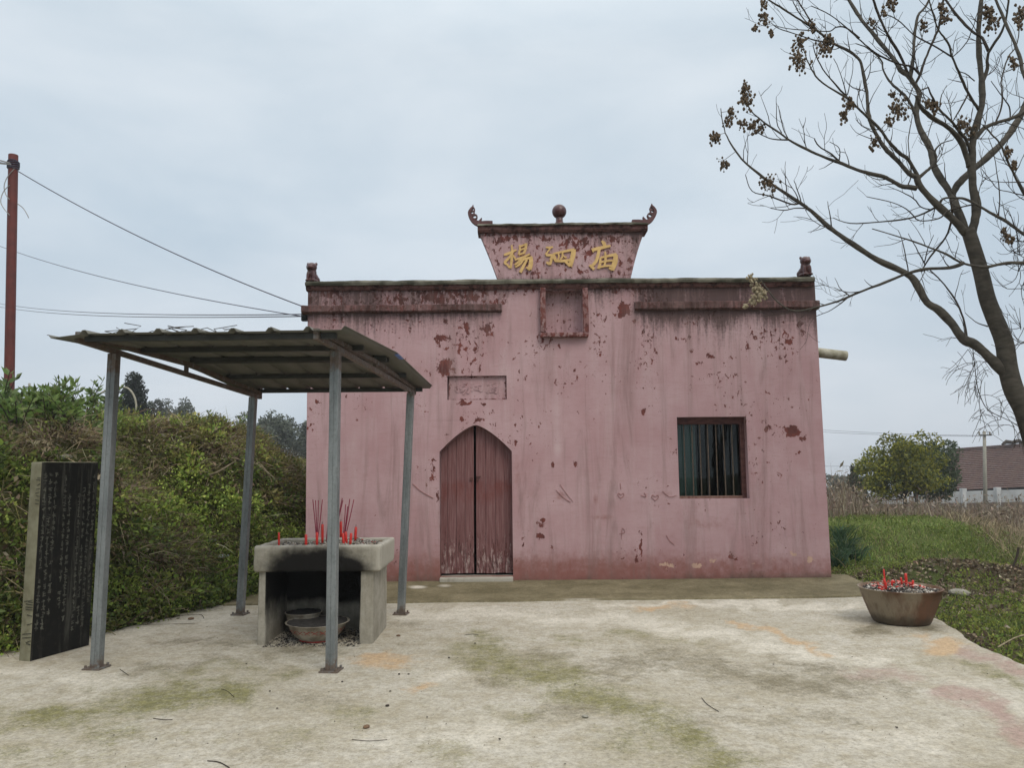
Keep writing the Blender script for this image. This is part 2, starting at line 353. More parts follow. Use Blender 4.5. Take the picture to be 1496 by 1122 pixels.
def yard_mat():
    k = M('yard_concrete', 0.92, 0.15)
    _, moss, dark, orange = k.attr('A1'); _, pink, light, apron = k.attr('A2')
    b = k.noise(0.9, 6, 0.6); f = k.noise(45, 6, 0.75); md = k.noise(7, 7, 0.7); g2 = k.noise(120, 3, 0.6)
    dn = lambda s, amp, vec=None, det=7: k.math('MULTIPLY', k.math('SUBTRACT', k.noise(s, det, 0.72, vec), 0.5), amp)
    c = k.mix(k.ramp(b, 0.32, 0.68), (0.400, 0.362, 0.290), (0.505, 0.470, 0.408))
    c = k.mix(k.math('MULTIPLY', k.ramp(md, 0.38, 0.7), 0.6), c, (0.300, 0.255, 0.170))
    lm = k.ramp(k.math('ADD', light, dn(6, 1.6)), 0.15, 1.05); c = k.mix(k.math('MULTIPLY', lm, 0.85), c, (0.66, 0.615, 0.54))
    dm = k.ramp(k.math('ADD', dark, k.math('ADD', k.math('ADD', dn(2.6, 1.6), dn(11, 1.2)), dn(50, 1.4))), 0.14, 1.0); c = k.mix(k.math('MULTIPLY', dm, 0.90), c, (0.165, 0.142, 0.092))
    mm = k.ramp(k.math('ADD', moss, k.math('ADD', k.math('ADD', dn(2.2, 1.7), dn(9, 1.1)), dn(55, 1.5))), 0.16, 1.0); c = k.mix(k.math('MULTIPLY', mm, 0.92), c, k.mix(k.ramp(k.noise(13, 6, .7), .38, .62), (0.215, 0.200, 0.075), (0.130, 0.125, 0.050)))
    om = k.ramp(k.math('ADD', orange, k.math('ADD', dn(7, 1.1), dn(40, 0.6))), 0.22, 0.75); c = k.mix(k.math('MULTIPLY', om, 0.85), c, (0.50, 0.345, 0.205))
    pm = k.ramp(k.math('ADD', pink, k.math('ADD', dn(5, 1.0), dn(35, 0.7))), 0.2, 0.8); c = k.mix(k.math('MULTIPLY', pm, 0.8), c, (0.36, 0.245, 0.215))
    am = k.ramp(k.math('ADD', apron, dn(3, 0.35)), 0.3, 0.8)
    acol = k.mix(k.ramp(k.noise(2.0, 8, 0.75), 0.35, 0.7), (0.130, 0.110, 0.062), (0.235, 0.200, 0.125)); c = k.mix(am, c, acol)
    c = k.mix(k.math('MULTIPLY', k.ramp(f, 0.45, 0.70), 0.75), c, k.mix(0.55, c, (0.12, 0.10, 0.06)))
    c = k.mix(k.math('MULTIPLY', k.ramp(g2, 0.58, 0.75), 0.5), c, (0.62, 0.59, 0.52))
    gr1 = k.ramp(k.noise(21, 9, 0.82), 0.34, 0.66, 0.76, 1.15); c = k.mix(1.0, c, k.n('ShaderNodeCombineColor', {0: gr1, 1: gr1, 2: k.math('MULTIPLY', gr1, 0.985)}).outputs[0], 'MULTIPLY')
    spk = k.ramp(k.voro(26), 0.10, 0.05); c = k.mix(k.math('MULTIPLY', spk, 0.45), c, (0.10, 0.085, 0.06))
    h = k.math('ADD', k.math('MULTIPLY', f, 0.6), k.math('MULTIPLY', md, 0.8))
    return k.done(c, h, 0.55, 0.008)
YARD = yard_mat()
def altar_mat():
    k = M('altar_concrete', 0.92, 0.15); _, soot, lightb, damp = k.attr('A1')
    n = k.noise(5, 7, 0.7); f = k.noise(38, 5, 0.7); st = k.noise(6, 5, 0.7, k.vec((2.5, 2.5, 0.3)))
    c = k.mix(k.ramp(n, 0.3, 0.7), (0.36, 0.335, 0.28), (0.24, 0.22, 0.175))
    c = k.mix(k.math('MULTIPLY', k.ramp(st, 0.45, 0.72), 0.5), c, (0.18, 0.16, 0.12))
    c = k.mix(k.math('MULTIPLY', k.ramp(f, 0.5, 0.75), 0.45), c, (0.14, 0.125, 0.095))
    c = k.mix(k.math('MULTIPLY', lightb, k.ramp(n, 0.3, 0.6)), c, (0.58, 0.55, 0.49))
    sm = k.ramp(k.math('ADD', soot, k.math('MULTIPLY', k.math('SUBTRACT', k.noise(7, 6, 0.65), 0.5), 0.6)), 0.2, 0.85)
    c = k.mix(sm, c, (0.012, 0.011, 0.010))
    return k.done(c, k.math('ADD', f, n), 0.5, 0.008)
ALTAR = altar_mat()
def steel_mat():
    k = M('galvanised_steel', 0.5, 0.4); k.b.inputs['Metallic'].default_value = 0.4
    n = k.noise(9, 6, 0.65, k.vec((1, 1, 0.3))); f = k.noise(34, 5, 0.7); z = k.n('ShaderNodeSeparateXYZ', {0: k.co}).outputs[2]
    c = k.mix(k.ramp(n, 0.32, 0.68), (0.245, 0.262, 0.262), (0.155, 0.170, 0.172)); c = k.mix(k.math('MULTIPLY', k.ramp(f, 0.5, 0.75), 0.4), c, (0.11, 0.115, 0.11))
    low = k.ramp(z, 0.22, 0.0); hi = k.ramp(z, 2.25, 2.42); rm = k.ramp(k.math('ADD', k.math('MULTIPLY', k.math('MAXIMUM', low, hi), 0.35), k.math('MULTIPLY', k.noise(16, 7, 0.75), 1.0)), 0.66, 0.86)
    c = k.mix(k.math('MULTIPLY', rm, 0.7), c, (0.13, 0.075, 0.042)); k.set(k.b.inputs['Roughness'], k.ramp(f, .3, .7, .42, .75))
    return k.done(c, f, 0.15, 0.004)
STEEL = steel_mat()
PURLIN = simple('dull_purlin_steel', (0.065, 0.068, 0.065), (0.045, 0.047, 0.044), 9, 0.6, 0.1, 0.3, 0.3)
def sheet_mat():
    k = M('roof_sheet_paint', 0.6, 0.35); n = k.noise(3, 6, 0.65, k.vec((1, 0.3, 1))); f = k.noise(20, 5, 0.7)
    c = k.mix(k.ramp(n, 0.35, 0.7), (0.140, 0.138, 0.118), (0.105, 0.103, 0.086))
    return k.done(k.mix(k.math('MULTIPLY', k.ramp(f, 0.55, 0.75), 0.4), c, (0.08, 0.075, 0.055)), f, 0.1, 0.003)
SHEET = sheet_mat()
BLUEF = simple('blue_flashing', (0.10, 0.17, 0.40), (0.16, 0.22, 0.45), 8, 0.5, 0.1)
STONE = simple('stele_stone', (0.215, 0.205, 0.140), (0.145, 0.135, 0.085), 9, 0.9, 0.5)
def stele_mat():
    k = M('stele_black_face', 0.9, 0.12); s_ = k.noise(7, 6, 0.7, k.vec((2.5, 2.5, 0.2))); n = k.noise(22, 6, 0.7)
    c = k.mix(k.ramp(s_, 0.48, 0.70), (0.012, 0.012, 0.011), (0.065, 0.064, 0.054)); c = k.mix(k.math('MULTIPLY', k.ramp(n, 0.5, 0.75), 0.4), c, (0.05, 0.047, 0.036))
    return k.done(c, n, 0.5, 0.004)
STELEF = stele_mat()
GLYPH = simple('chiselled_grey', (0.115, 0.115, 0.09), (0.03, 0.03, 0.026), 26, 0.9, 0.2)
ENAMEL = simple('sooty_enamel', (0.46, 0.42, 0.34), (0.16, 0.13, 0.095), 9, 0.4, 0.05, 0, 0.5)
ENRED = simple('enamel_red', (0.40, 0.045, 0.035), (0.25, 0.035, 0.03), 20, 0.45, 0.05)
ASHM = simple('grey_ash', (0.36, 0.33, 0.29), (0.10, 0.09, 0.08), 30, 0.95, 0.9)
DARKASH = simple('dark_ash', (0.022, 0.020, 0.019), (0.06, 0.055, 0.05), 24, 0.95, 0.9)
WAX = simple('red_wax', (0.62, 0.030, 0.022), (0.50, 0.028, 0.02), 30, 0.4, 0.1, 0, 0.5)
INCENSE = simple('incense_purple', (0.27, 0.022, 0.055), (0.18, 0.018, 0.040), 20, 0.8, 0.1)
def basin_mat():
    k = M('rusty_basin_metal', 0.6, 0.3); k.b.inputs['Metallic'].default_value = 0.12
    n = k.noise(2.2, 5, 0.6, k.vec((1.3, 1, .5))); s_ = k.noise(8, 6, 0.7, k.vec((2.5, 2.5, 0.25))); f = k.noise(40, 5, 0.7)
    c = k.mix(k.ramp(n, 0.42, 0.60), (0.25, 0.205, 0.145), (0.135, 0.068, 0.040)); c = k.mix(k.math('MULTIPLY', k.ramp(s_, 0.45, 0.7), 0.6), c, (0.095, 0.062, 0.040))
    z = k.n('ShaderNodeSeparateXYZ', {0: k.co}).outputs[2]; low = k.ramp(k.math('ADD', z, k.math('MULTIPLY', k.math('SUBTRACT', k.noise(6, 5, 0.7), 0.5), 0.25)), 0.13, 0.02)
    c = k.mix(k.math('MULTIPLY', low, 0.7), c, (0.05, 0.042, 0.030))
    return k.done(c, f, 0.3, 0.004)
BASIN = basin_mat()
BARK = simple('grey_bark', (0.086, 0.075, 0.058), (0.044, 0.038, 0.030), 9, 0.9, 0.5, vec=(1, 1, 2.5))
TWIG = simple('dark_twig', (0.032, 0.025, 0.020), (0.058, 0.046, 0.035), 9, 0.9, 0.2)
SEED = simple('dry_seed_husk', (0.075, 0.050, 0.030), (0.15, 0.108, 0.066), 25, 0.9, 0.3)
PALESEED = simple('pale_seed_husk', (0.34, 0.29, 0.19), (0.20, 0.16, 0.10), 25, 0.9, 0.3)
POLER = simple('red_oxide_pole', (0.135, 0.032, 0.026), (0.095, 0.026, 0.022), 7, 0.6, 0.15)
CONCP = simple('pole_concrete', (0.30, 0.285, 0.24), (0.22, 0.21, 0.175), 7, 0.9, 0.2)
ROCK = simple('pale_rock', (0.30, 0.285, 0.24), (0.17, 0.16, 0.125), 9, 0.95, 0.6)
PLASTIC = simple('white_plastic_scrap', (0.62, 0.66, 0.68), (0.5, 0.54, 0.57), 9, 0.4, 0.1)
def leaf_mat(name, trans=0.42, rough=0.6):
    k = M(name, rough, 0.3); col, *_ = k.attr('Col')
    k.set(k.b.inputs['Base Color'], col)
    t = k.n('ShaderNodeBsdfTranslucent', {'Color': col}); mx_ = k.n('ShaderNodeMixShader', {0: trans, 1: k.b.outputs[0], 2: t.outputs[0]})
    k.t.links.new(mx_.outputs[0], k.t.nodes['Material Output'].inputs['Surface']); return k.m
LEAF = leaf_mat('leaf'); DRY = leaf_mat('dry_stalk', 0.15, 0.9)
def terrain_mat():
    k = M('soil_and_cover', 0.97, 0.1); col, *_ = k.attr('Col'); n = k.noise(7, 7, 0.75); f = k.noise(40, 5, 0.7)
    c = k.mix(k.math('MULTIPLY', k.ramp(n, 0.35, 0.7), 0.5), col, (0.045, 0.036, 0.022)); c = k.mix(k.math('MULTIPLY', k.ramp(f, 0.5, 0.8), 0.4), c, (0.16, 0.13, 0.085))
    return k.done(c, k.math('ADD', n, f), 0.8, 0.03)
TERRAIN = terrain_mat()

# ------------------------------------------------------------------ terrain heights
TOE_Y = [-60, 0, 3, 5, 6.79, 7.82, 8.6, 9.64, 10.64, 16, 30, 60]; TOE_X = [-12, -8.2, -6.6, -5.5, -4.49, -3.90, -3.62, -3.29, -3.06, -3.1, -3.4, -4]
def bank(x, y):
    s = np.interp(y, TOE_Y, TOE_X) - x
    s = s + 0.75 * (fbm(y * 0.55 + 3, x * 0.35, 5) - 0.5) * np.clip(s / 0.8, 0, 1) + 0.25 * (fbm(y * 2.1, x * 2.1, 9) - 0.5) * np.clip(s / 0.5, 0, 1)
    s = s + (0.45 * np.exp(-((y - 8.15) / 0.5) ** 2) + .3 * np.exp(-((y - 11.2) / .6) ** 2)) * np.clip((s - .15) / .7, 0, 1)
    hc = np.interp(y, [-10, 6, 8, 9.5, 12, 14, 30, 45, 80], [1.6, 1.85, 1.95, 2.22, 2.05, 1.55, 1.5, 1.0, 0.0]); wd = np.interp(y, [5, 8.1, 9.0, 9.6, 10.3, 13, 20], [1.9, 1.7, 2.4, 2.7, 1.7, 1.25, 1.5])
    t = np.clip(s / wd, 0, 1); prof = 1 - (1 - t) ** np.interp(y, [7.8, 8.8, 9.6, 10.4], [1.9, 1.25, 1.25, 1.9])
    far = 1 - sstep(25, 60, s)
    return np.where(s > 0, prof * hc * far + (0.42 * (fbm(x * 1.1, y * 1.1, 31) - 0.5) + 0.22 * (fbm(x * 3.1, y * 3.1, 35, 3) - .5)) * np.sqrt(t), 0.0)
def zt(x, y):
    x = np.asarray(x, float); y = np.asarray(y, float)
    z = -0.07 + bank(x, y)
    rt = sstep(3.9, 4.9, x)
    mound = 0.55 * sstep(10.6, 14.2, y) * (1 - sstep(7.6, 10.5, x - (y - 14) * 0.25)) * (1 - sstep(15, 19, y))
    heap = 0.30 * np.exp(-(((x - 5.7) / 0.9) ** 2 + ((y - 10.5) / 0.5) ** 2)) + 0.24 * np.exp(-(((x - 7.3) / 1.1) ** 2 + ((y - 10.2) / 0.5) ** 2))
    far = -0.25 * sstep(15, 24, y) - 2.1 * sstep(20, 55, y) - 0.036 * np.clip(y - 45, 0, None)
    z = z + rt * (mound + heap + 0.10 * (fbm(x * 1.7, y * 1.7, 3) - 0.45)) + np.where(x > 0, far, far * (1 - np.clip(bank(x, y), 0, 1)))
    flat = (x > -2.9) & (x < 4.2) & (y < 16) & (y > 0)
    return np.where(flat, -0.10, z)
xs = np.concatenate([[-700, -400, -200, -100, -60, -40, -28, -20, -15, -12], np.arange(-10, 12.01, 0.13), np.arange(12.4, 24, 0.5), [26, 30, 36, 45, 60, 90, 150, 260, 450, 700]])
ys = np.concatenate([[-120, -60, -30, -15, -8, -4, -1, 1, 2.5, 3.5], np.arange(4.2, 18, 0.13), np.arange(18.3, 32, 0.5), [33, 36, 40, 45, 50, 56, 64, 80, 110, 160, 260, 450, 800]])
XX, YY = np.meshgrid(xs, ys); ZZ = zt(XX, YY)
nx, ny = len(xs), len(ys); I = np.arange(nx * ny).reshape(ny, nx)
Qt = np.stack([I[:-1, :-1].ravel(), I[:-1, 1:].ravel(), I[1:, 1:].ravel(), I[1:, :-1].ravel()], 1)
x_, y_ = XX.ravel(), YY.ravel()
gcol = np.zeros((nx * ny, 3)); n1 = fbm(x_ * 0.8, y_ * 0.8, 41)[:, None]
soil = np.array([0.085, 0.066, 0.042]); green = np.array([0.062, 0.085, 0.022]); drycol = np.array([0.17, 0.135, 0.085])
gcol[:] = soil * (1 - sstep(0.4, 0.62, n1)) + green * sstep(0.4, 0.62, n1)
lf = (sstep(0.05, 0.5, bank(x_, y_)))[:, None]; gcol = gcol * (1 - lf) + lf * (np.array([0.075, 0.066, 0.032]) * (1 - n1) + green * n1 * 0.9)
rg = (sstep(4, 5, x_) * sstep(11.2, 12.5, y_) * (1 - sstep(8, 10, x_ - (y_ - 14) * .25)))[:, None]; gcol = gcol * (1 - rg) + rg * np.array([0.085, 0.115, 0.028])
rd = (sstep(15, 17, y_) * sstep(2, 4, x_))[:, None]; gcol = gcol * (1 - rd) + rd * drycol
ground = obj('ground', np.stack([x_, y_, ZZ.ravel()], 1), Qt, TERRAIN, smooth=True, attrs={'Col': gcol}); tag(ground, kind='structure')

# ------------------------------------------------------------------ concrete yard and mossy apron
YW = 10.48                                           # front plane of the temple
def grid_patch(ys_, xl, xr, nx_, zfun):
    V = []
    for yv in ys_:
        a, b = xl(yv), xr(yv)
        for xv in np.linspace(a, b, nx_): V.append((xv, yv, 0))
    V = np.array(V); V[:, 2] = zfun(V[:, 0], V[:, 1]); I_ = np.arange(len(ys_) * nx_).reshape(len(ys_), nx_)
    Q = np.stack([I_[:-1, :-1].ravel(), I_[:-1, 1:].ravel(), I_[1:, 1:].ravel(), I_[1:, :-1].ravel()], 1)
    loop = list(I_[0]) + list(I_[1:, -1]) + list(I_[-1, ::-1][1:]) + list(I_[::-1, 0][1:-1])
    b0 = len(V); S = V[loop].copy(); S[:, 2] -= 0.14; V = np.concatenate([V, S]); k = len(loop)
    Q2 = np.array([[loop[i], b0 + i, b0 + (i + 1) % k, loop[(i + 1) % k]] for i in range(k)])
    return V, np.concatenate([Q, Q2])
yl = lambda y: float(np.interp(y, [-3, 3, 5, 6.79, 7.82, 8.6, 9.64, 10.64], [-9.5, -6.6, -5.5, -4.49, -3.88, -3.6, -3.26, -2.98])) + 0.05 * (float(fbm(y * 2.3, 0.5, 3)) - 0.5)
yr = lambda y: float(np.interp(y, [-3, 4, 6.0, 6.65, 7.81, 9.2, 9.6], [3.9, 3.92, 3.95, 4.0, 4.27, 4.36, 4.36])) + 0.10 * (float(fbm(y * 2.6, 4.5, 3)) - 0.5)
JOINT = lambda x: 8.97 + (x + 1.3) * 0.028
ysy = lines(-3, 2.6, 0.3).tolist()[:-1] + lines(2.6, 9.15, 0.035).tolist()
Vy, Qy = grid_patch(ysy, yl, yr, 250, lambda x, y: 0.012 * (fbm(x * .6, y * .6, 8) - 0.5))
def band(px, py, pts, w, a):
    d = np.full(np.shape(px), 1e9)
    for (x0, y0), (x1, y1) in zip(pts[:-1], pts[1:]):
        t = np.clip(((px - x0) * (x1 - x0) + (py - y0) * 4 * (y1 - y0)) / ((x1 - x0) ** 2 + 4 * (y1 - y0) ** 2), 0, 1)
        d = np.minimum(d, (px - x0 - t * (x1 - x0)) ** 2 * .25 + (py - y0 - t * (y1 - y0)) ** 2)
    return a * np.exp(-d / w ** 2)
def yard_attr(V):
    px, py = proj(V); ok = V[:, 1] > 1.0; px = np.where(ok, px, -999); py = np.where(ok, py, -999)
    px = px + (fbm(px / 60, py / 30, 2) - .5) * 60 + (fbm(px / 17, py / 8, 12) - .5) * 22; py = py + (fbm(px / 45, py / 25, 7) - .5) * 30 + (fbm(px / 15, py / 7, 17) - .5) * 10
    mx_ = lambda *a: np.maximum.reduce(a)
    moss = mx_(blobs(px, py, [(60, 1055, 150, 34, .62), (200, 1075, 120, 26, .45), (960, 1085, 110, 34, .6), (760, 1040, 90, 22, .4), (520, 1050, 44, 24, .5), (660, 1092, 46, 24, .5), (1340, 965, 60, 12, .35), (130, 1110, 110, 22, .4), (430, 1080, 80, 26, .4), (10, 1100, 60, 30, .4)]),
        band(px, py, [(60, 1050), (150, 1035), (240, 1018), (340, 1008)], 22, .82), band(px, py, [(690, 945), (740, 972), (790, 990), (860, 1012), (930, 1035), (990, 1070), (1050, 1120)], 27, .74), band(px, py, [(830, 935), (920, 928), (1010, 938)], 9, .5), band(px, py, [(1420, 975), (1500, 1005)], 9, .6), band(px, py, [(230, 985), (320, 975), (420, 985)], 10, .5))
    dark = mx_(blobs(px, py, [(300, 938, 100, 16, .62), (720, 1000, 56, 16, .62), (800, 962, 70, 14, .55), (830, 1040, 70, 22, .66), (1180, 1050, 160, 40, .36), (1278, 920, 34, 8, .95), (1350, 918, 40, 9, .7), (600, 912, 40, 6, .5), (460, 1020, 80, 14, .45), (590, 945, 60, 5, .35), (1020, 1060, 120, 40, .36), (380, 1100, 90, 20, .34), (150, 1085, 90, 16, .34), (430, 945, 60, 8, .7), (480, 955, 90, 7, .5)]),  # dark patches, plus the basin's shadow painted in on both sides of its foot
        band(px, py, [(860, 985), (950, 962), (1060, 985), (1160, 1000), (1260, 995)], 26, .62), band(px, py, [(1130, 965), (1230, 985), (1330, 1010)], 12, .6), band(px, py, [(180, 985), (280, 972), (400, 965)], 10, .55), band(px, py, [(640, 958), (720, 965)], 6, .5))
    orange = mx_(blobs(px, py, [(560, 970, 60, 11, .8), (600, 1002, 30, 7, .6), (960, 890, 46, 7, .7), (1385, 942, 42, 15, .95), (1340, 927, 40, 8, .5), (560, 935, 40, 8, .25), (450, 1005, 40, 8, .3)]), band(px, py, [(1060, 908), (1110, 920), (1160, 938), (1215, 958)], 6, .66))
    pink = mx_(blobs(px, py, [(1300, 985, 80, 14, .55), (470, 945, 40, 6, .3), (200, 900, 60, 8, .25)]), band(px, py, [(1420, 950), (1500, 985)], 12, .62), band(px, py, [(1390, 1010), (1440, 1040), (1500, 1080)], 15, .72))
    light = mx_(blobs(px, py, [(120, 1000, 70, 16, .75), (200, 925, 110, 16, .65), (640, 985, 60, 22, .6), (830, 1000, 50, 8, .7), (700, 1075, 120, 26, .66), (1340, 1080, 110, 30, .6), (560, 1085, 70, 24, .5), (960, 985, 40, 6, .6), (310, 905, 80, 12, .6), (30, 985, 60, 14, .7), (560, 1030, 60, 12, .4)]),
        band(px, py, [(600, 895), (750, 900), (900, 905), (1050, 930), (1180, 955), (1290, 965)], 13, .72), band(px, py, [(880, 885), (1050, 883), (1240, 890)], 7, .75), band(px, py, [(1280, 945), (1390, 990), (1496, 1040)], 9, .5))
    return moss, dark, orange, pink, light
mo, da, og, pk, lt = yard_attr(Vy)
yard = obj('yard_pavement', Vy, Qy, YARD, smooth=False, attrs={'A1': np.stack([mo, da, og], 1), 'A2': np.stack([pk, lt, mo * 0], 1)}); tag(yard, kind='structure')
# apron: its own slab, a finger higher, against the temple front
ysa = np.linspace(0, 1, 52)
Va = []; nxa = 240
for t in ysa:
    for s_ in np.linspace(0, 1, nxa):
        xv = -3.36 + s_ * (4.62 + 3.36); y0 = JOINT(xv) + 0.05 * (float(vn(xv * 1.7, 0.3, 4)) - .5) + max(0, xv - 3.9) ** 2 * 1.6; y1 = 10.75
        Va.append((xv, y0 + (y1 - y0) * t, 0))
Va = np.array(Va); Va[:, 2] = 0.016 + 0.02 * sstep(0.3, 1, np.repeat(ysa, nxa)) + 0.010 * (fbm(Va[:, 0] * .8, Va[:, 1] * .8, 6) - .5)
I_ = np.arange(52 * nxa).reshape(52, nxa); Qa = np.stack([I_[:-1, :-1].ravel(), I_[:-1, 1:].ravel(), I_[1:, 1:].ravel(), I_[1:, :-1].ravel()], 1)
loop = list(I_[0]) + list(I_[1:, -1]); b0 = len(Va); S = Va[loop].copy(); S[:, 2] = -0.1; Qb = np.array([[loop[i], b0 + i, b0 + i + 1, loop[i + 1]] for i in range(len(loop) - 1)])
Va = np.concatenate([Va, S]); Qa = np.concatenate([Qa, Qb]); pxa, pya = proj(Va)
lta = blobs(pxa, pya, [(610, 858, 16, 3, .9), (650, 856, 14, 3, .7), (850, 876, 40, 2.5, .6)]); apr = np.ones(len(Va)) * (1 - 0.9 * lta)
apron = obj('apron_pavement', Va, Qa, YARD, attrs={'A1': np.stack([0.25 * (fbm(Va[:, 0], Va[:, 1], 3)), lta * 0, lta * 0], 1), 'A2': np.stack([lta * 0, lta, apr], 1)}); tag(apron, kind='structure')
# ------------------------------------------------------------------ temple
temple = thing('temple', (0.7, YW, 0.0), 'flat-topped pink plaster temple with peeling paint and three gilt characters above', 'temple')
TY = YW + 4.6
wp = lambda x, y, dy=0.0: PY(x, y, YW + dy)
xL0 = wp(446, 850)[0]; xR0 = wp(1215, 848)[0]; xLt = wp(450, 415)[0]; xRt = wp(1190, 410)[0]
zTop = wp(820, 411)[2]
DL, DR = wp(643, 760)[0], wp(749, 760)[0]; ZS, ZA = wp(643, 660)[2], wp(695, 621)[2]; ZD = 0.10; ZT = ZA + 0.06
WL, WR, WB, WT = wp(991, 670)[0], wp(1093, 670)[0], wp(1040, 729)[2], wp(1040, 609)[2]
PL, PR, PB, PT = wp(655, 565)[0], wp(741, 565)[0], wp(697, 584)[2], wp(697, 549)[2]
NL, NR, NB, NT = wp(797, 460)[0], wp(851, 460)[0], wp(823, 487)[2], wp(823, 424)[2]
def arch(x):
    t = np.clip(np.abs(x - (DL + DR) / 2) / ((DR - DL) / 2), 0, 1); return ZS + (ZA - ZS) * (1 - t ** 1.45)
gx = lines(xL0, xR0, 0.022, (DL, DR, (DL + DR) / 2, WL, WR, PL, PR, NL, NR)); gz = lines(-0.12, zTop, 0.022, (ZD, ZS, ZT, WB, WT, PB, PT, NB, NT))
GX, GZ = np.meshgrid(gx, gz); nzr, nxc = GX.shape
msk = (GX >= DL - 1e-6) & (GX <= DR + 1e-6) & (GZ >= ZS - 1e-6) & (GZ <= ZT + 1e-6)
A_ = arch(GX); GZ2 = np.where(msk, A_ + (GZ - ZS) * (ZT - A_) / (ZT - ZS), GZ)
tz = np.clip(GZ2 / zTop, 0, 1); ts = (GX - xL0) / (xR0 - xL0)
sh = (1 - ts) ** 3 * (xLt - xL0) * tz + ts ** 3 * (xRt - xR0) * tz
GX2 = GX + np.where((ts < 0.2) | (ts > 0.93), sh, sh)
GY = YW + 0.010 * (fbm(GX * 1.1, GZ2 * 1.1, 21) - 0.5) + 0.003 * (fbm(GX * 9, GZ2 * 9, 22) - .5)
for (a, b, c, d) in ((DL, DR, ZD, ZT), (WL, WR, WB, WT), (PL, PR, PB, PT), (NL, NR, NB, NT)):
    near = (GX >= a - .001) & (GX <= b + .001) & (GZ >= c - .001) & (GZ <= d + .001); GY = np.where(near, YW, GY)
cx = (gx[:-1] + gx[1:]) / 2; cz = (gz[:-1] + gz[1:]) / 2; CX, CZ = np.meshgrid(cx, cz)
hole = ((CX > DL) & (CX < DR) & (CZ > ZD) & (CZ < ZS)) | ((CX > WL) & (CX < WR) & (CZ > WB) & (CZ < WT)) | ((CX > PL) & (CX < PR) & (CZ > PB) & (CZ < PT)) | ((CX > NL) & (CX < NR) & (CZ > NB) & (CZ < NT))
Iw = np.arange(nzr * nxc).reshape(nzr, nxc)
Qw = np.stack([Iw[:-1, :-1], Iw[:-1, 1:], Iw[1:, 1:], Iw[1:, :-1]], 2)[~hole]
Vw = np.stack([GX2.ravel(), GY.ravel(), GZ2.ravel()], 1)
used = np.unique(Qw); rem = -np.ones(len(Vw), int); rem[used] = np.arange(len(used)); Vw = Vw[used]; Qw = rem[Qw]
def wall_attr(V):
    px, py = proj(V); wx = px + (fbm(px / 9, py / 9, 51) - .5) * 9; wy = py + (fbm(px / 9, py / 9, 57) - .5) * 9
    peel = blobs(wx, wy, [(646, 494, 17, 9, .72), (640, 500, 7, 12, .7), (650, 536, 15, 17, .95), (681, 478, 12, 9, .75), (712, 480, 11, 13, .78), (650, 470, 8, 6, .65), (660, 508, 16, 5, .55), (700, 535, 3, 8, .6), (629, 548, 3, 6, .6),
        (912, 452, 13, 12, .95), (904, 462, 10, 8, .6), (885, 465, 10, 10, .45), (930, 470, 12, 8, .5), (998, 495, 18, 6, .55), (1037, 519, 8, 5, .7), (1020, 530, 16, 5, .42), (1169, 474, 6, 7, .65), (1172, 486, 5, 7, .7), (1153, 500, 9, 6, .92), (940, 600, 5, 7, .85), (1013, 512, 5, 6, .6),
        (682, 589, 14, 4, .85), (705, 592, 6, 4, .8), (675, 613, 7, 5, .7), (700, 614, 10, 5, .7), (690, 603, 30, 16, .36), (632, 690, 8, 30, .50), (638, 725, 3, 14, .75), (792, 764, 9, 10, .68), (790, 783, 6, 9, .72), (764, 786, 4, 20, .6), (808, 800, 4, 5, .85), (842, 679, 4, 7, .88), (808, 679, 3, 6, .75), (787, 630, 6, 24, .40), (820, 560, 26, 30, .34), (752, 648, 4, 8, .6), (655, 634, 4, 3, .75),
        (937, 800, 3, 36, .62), (930, 815, 5, 22, .5), (936, 708, 12, 8, .42), (1158, 630, 13, 9, 1.0), (1172, 640, 6, 6, .9), (1120, 628, 5, 7, .9), (1167, 660, 5, 4, .85), (1100, 794, 4, 6, .6), (1070, 815, 8, 5, .7), (952, 700, 22, 12, .30), (800, 460, 40, 20, .30), (770, 520, 60, 40, .26), (560, 480, 60, 20, .34), (980, 660, 14, 40, .30), (1100, 480, 70, 25, .27), (575, 508, 5, 5, .7), (600, 480, 5, 14, .55)])
    up = 1 - sstep(430, 640, py); peel = np.maximum(peel, 0.12 + 0.11 * up + (0.62 + .45 * up) * (fbm(px / 38, py / 46, 61) - .5))
    fr = sstep(455, 440, py) * (px < 740); peel = np.maximum(peel, fr * (0.46 + 0.6 * (fbm(px / 30, py / 18, 5) - .4)))
    peel = np.maximum(peel, sstep(440, 424, py) * (px > 740) * (px < 925) * 0.42)
    led = np.where((px < 733) | (px > 927), 456.0, 420.0)
    dirt = 0.66 * np.exp(-np.clip(py - led, 0, None) / 24) * (py > led - 2) + 0.34 * np.exp(-np.clip(py - led, 0, None) / 120) * (py > led - 2)
    dirt = dirt + (py < led) * np.where(px > 927, 0.92, 0.80) * ((px < 735) | (px > 925))
    dirt = dirt * (.45 + 1.1 * fbm(px / 34, py / 400, 83)) * np.interp(px, [440, 480, 560, 620, 740, 760, 920, 960, 1060, 1200], [1, 1, .95, .8, .8, .65, .75, 1, 1.1, 1.0])
    dirt = np.maximum(dirt, blobs(px, py, [(1168, 500, 22, 5, .5), (937, 790, 2.5, 55, .42), (828, 492, 36, 4, .4), (905, 520, 3, 60, .22), (480, 600, 40, 60, .06)]))
    red = np.interp(py, [700, 790, 806, 826, 846], [0.10, 0.16, 0.42, 0.80, 0.95]) + blobs(px, py, [(1035, 765, 50, 14, .36), (1000, 760, 40, 20, .22), (820, 725, 10, 8, .5), (870, 730, 5, 8, .55), (880, 756, 20, 5, .5), (755, 690, 6, 40, .36), (640, 770, 6, 40, .25), (970, 722, 40, 7, .30), (1065, 420, 90, 20, .2), (490, 780, 60, 30, .20), (1030, 590, 40, 10, .10)])
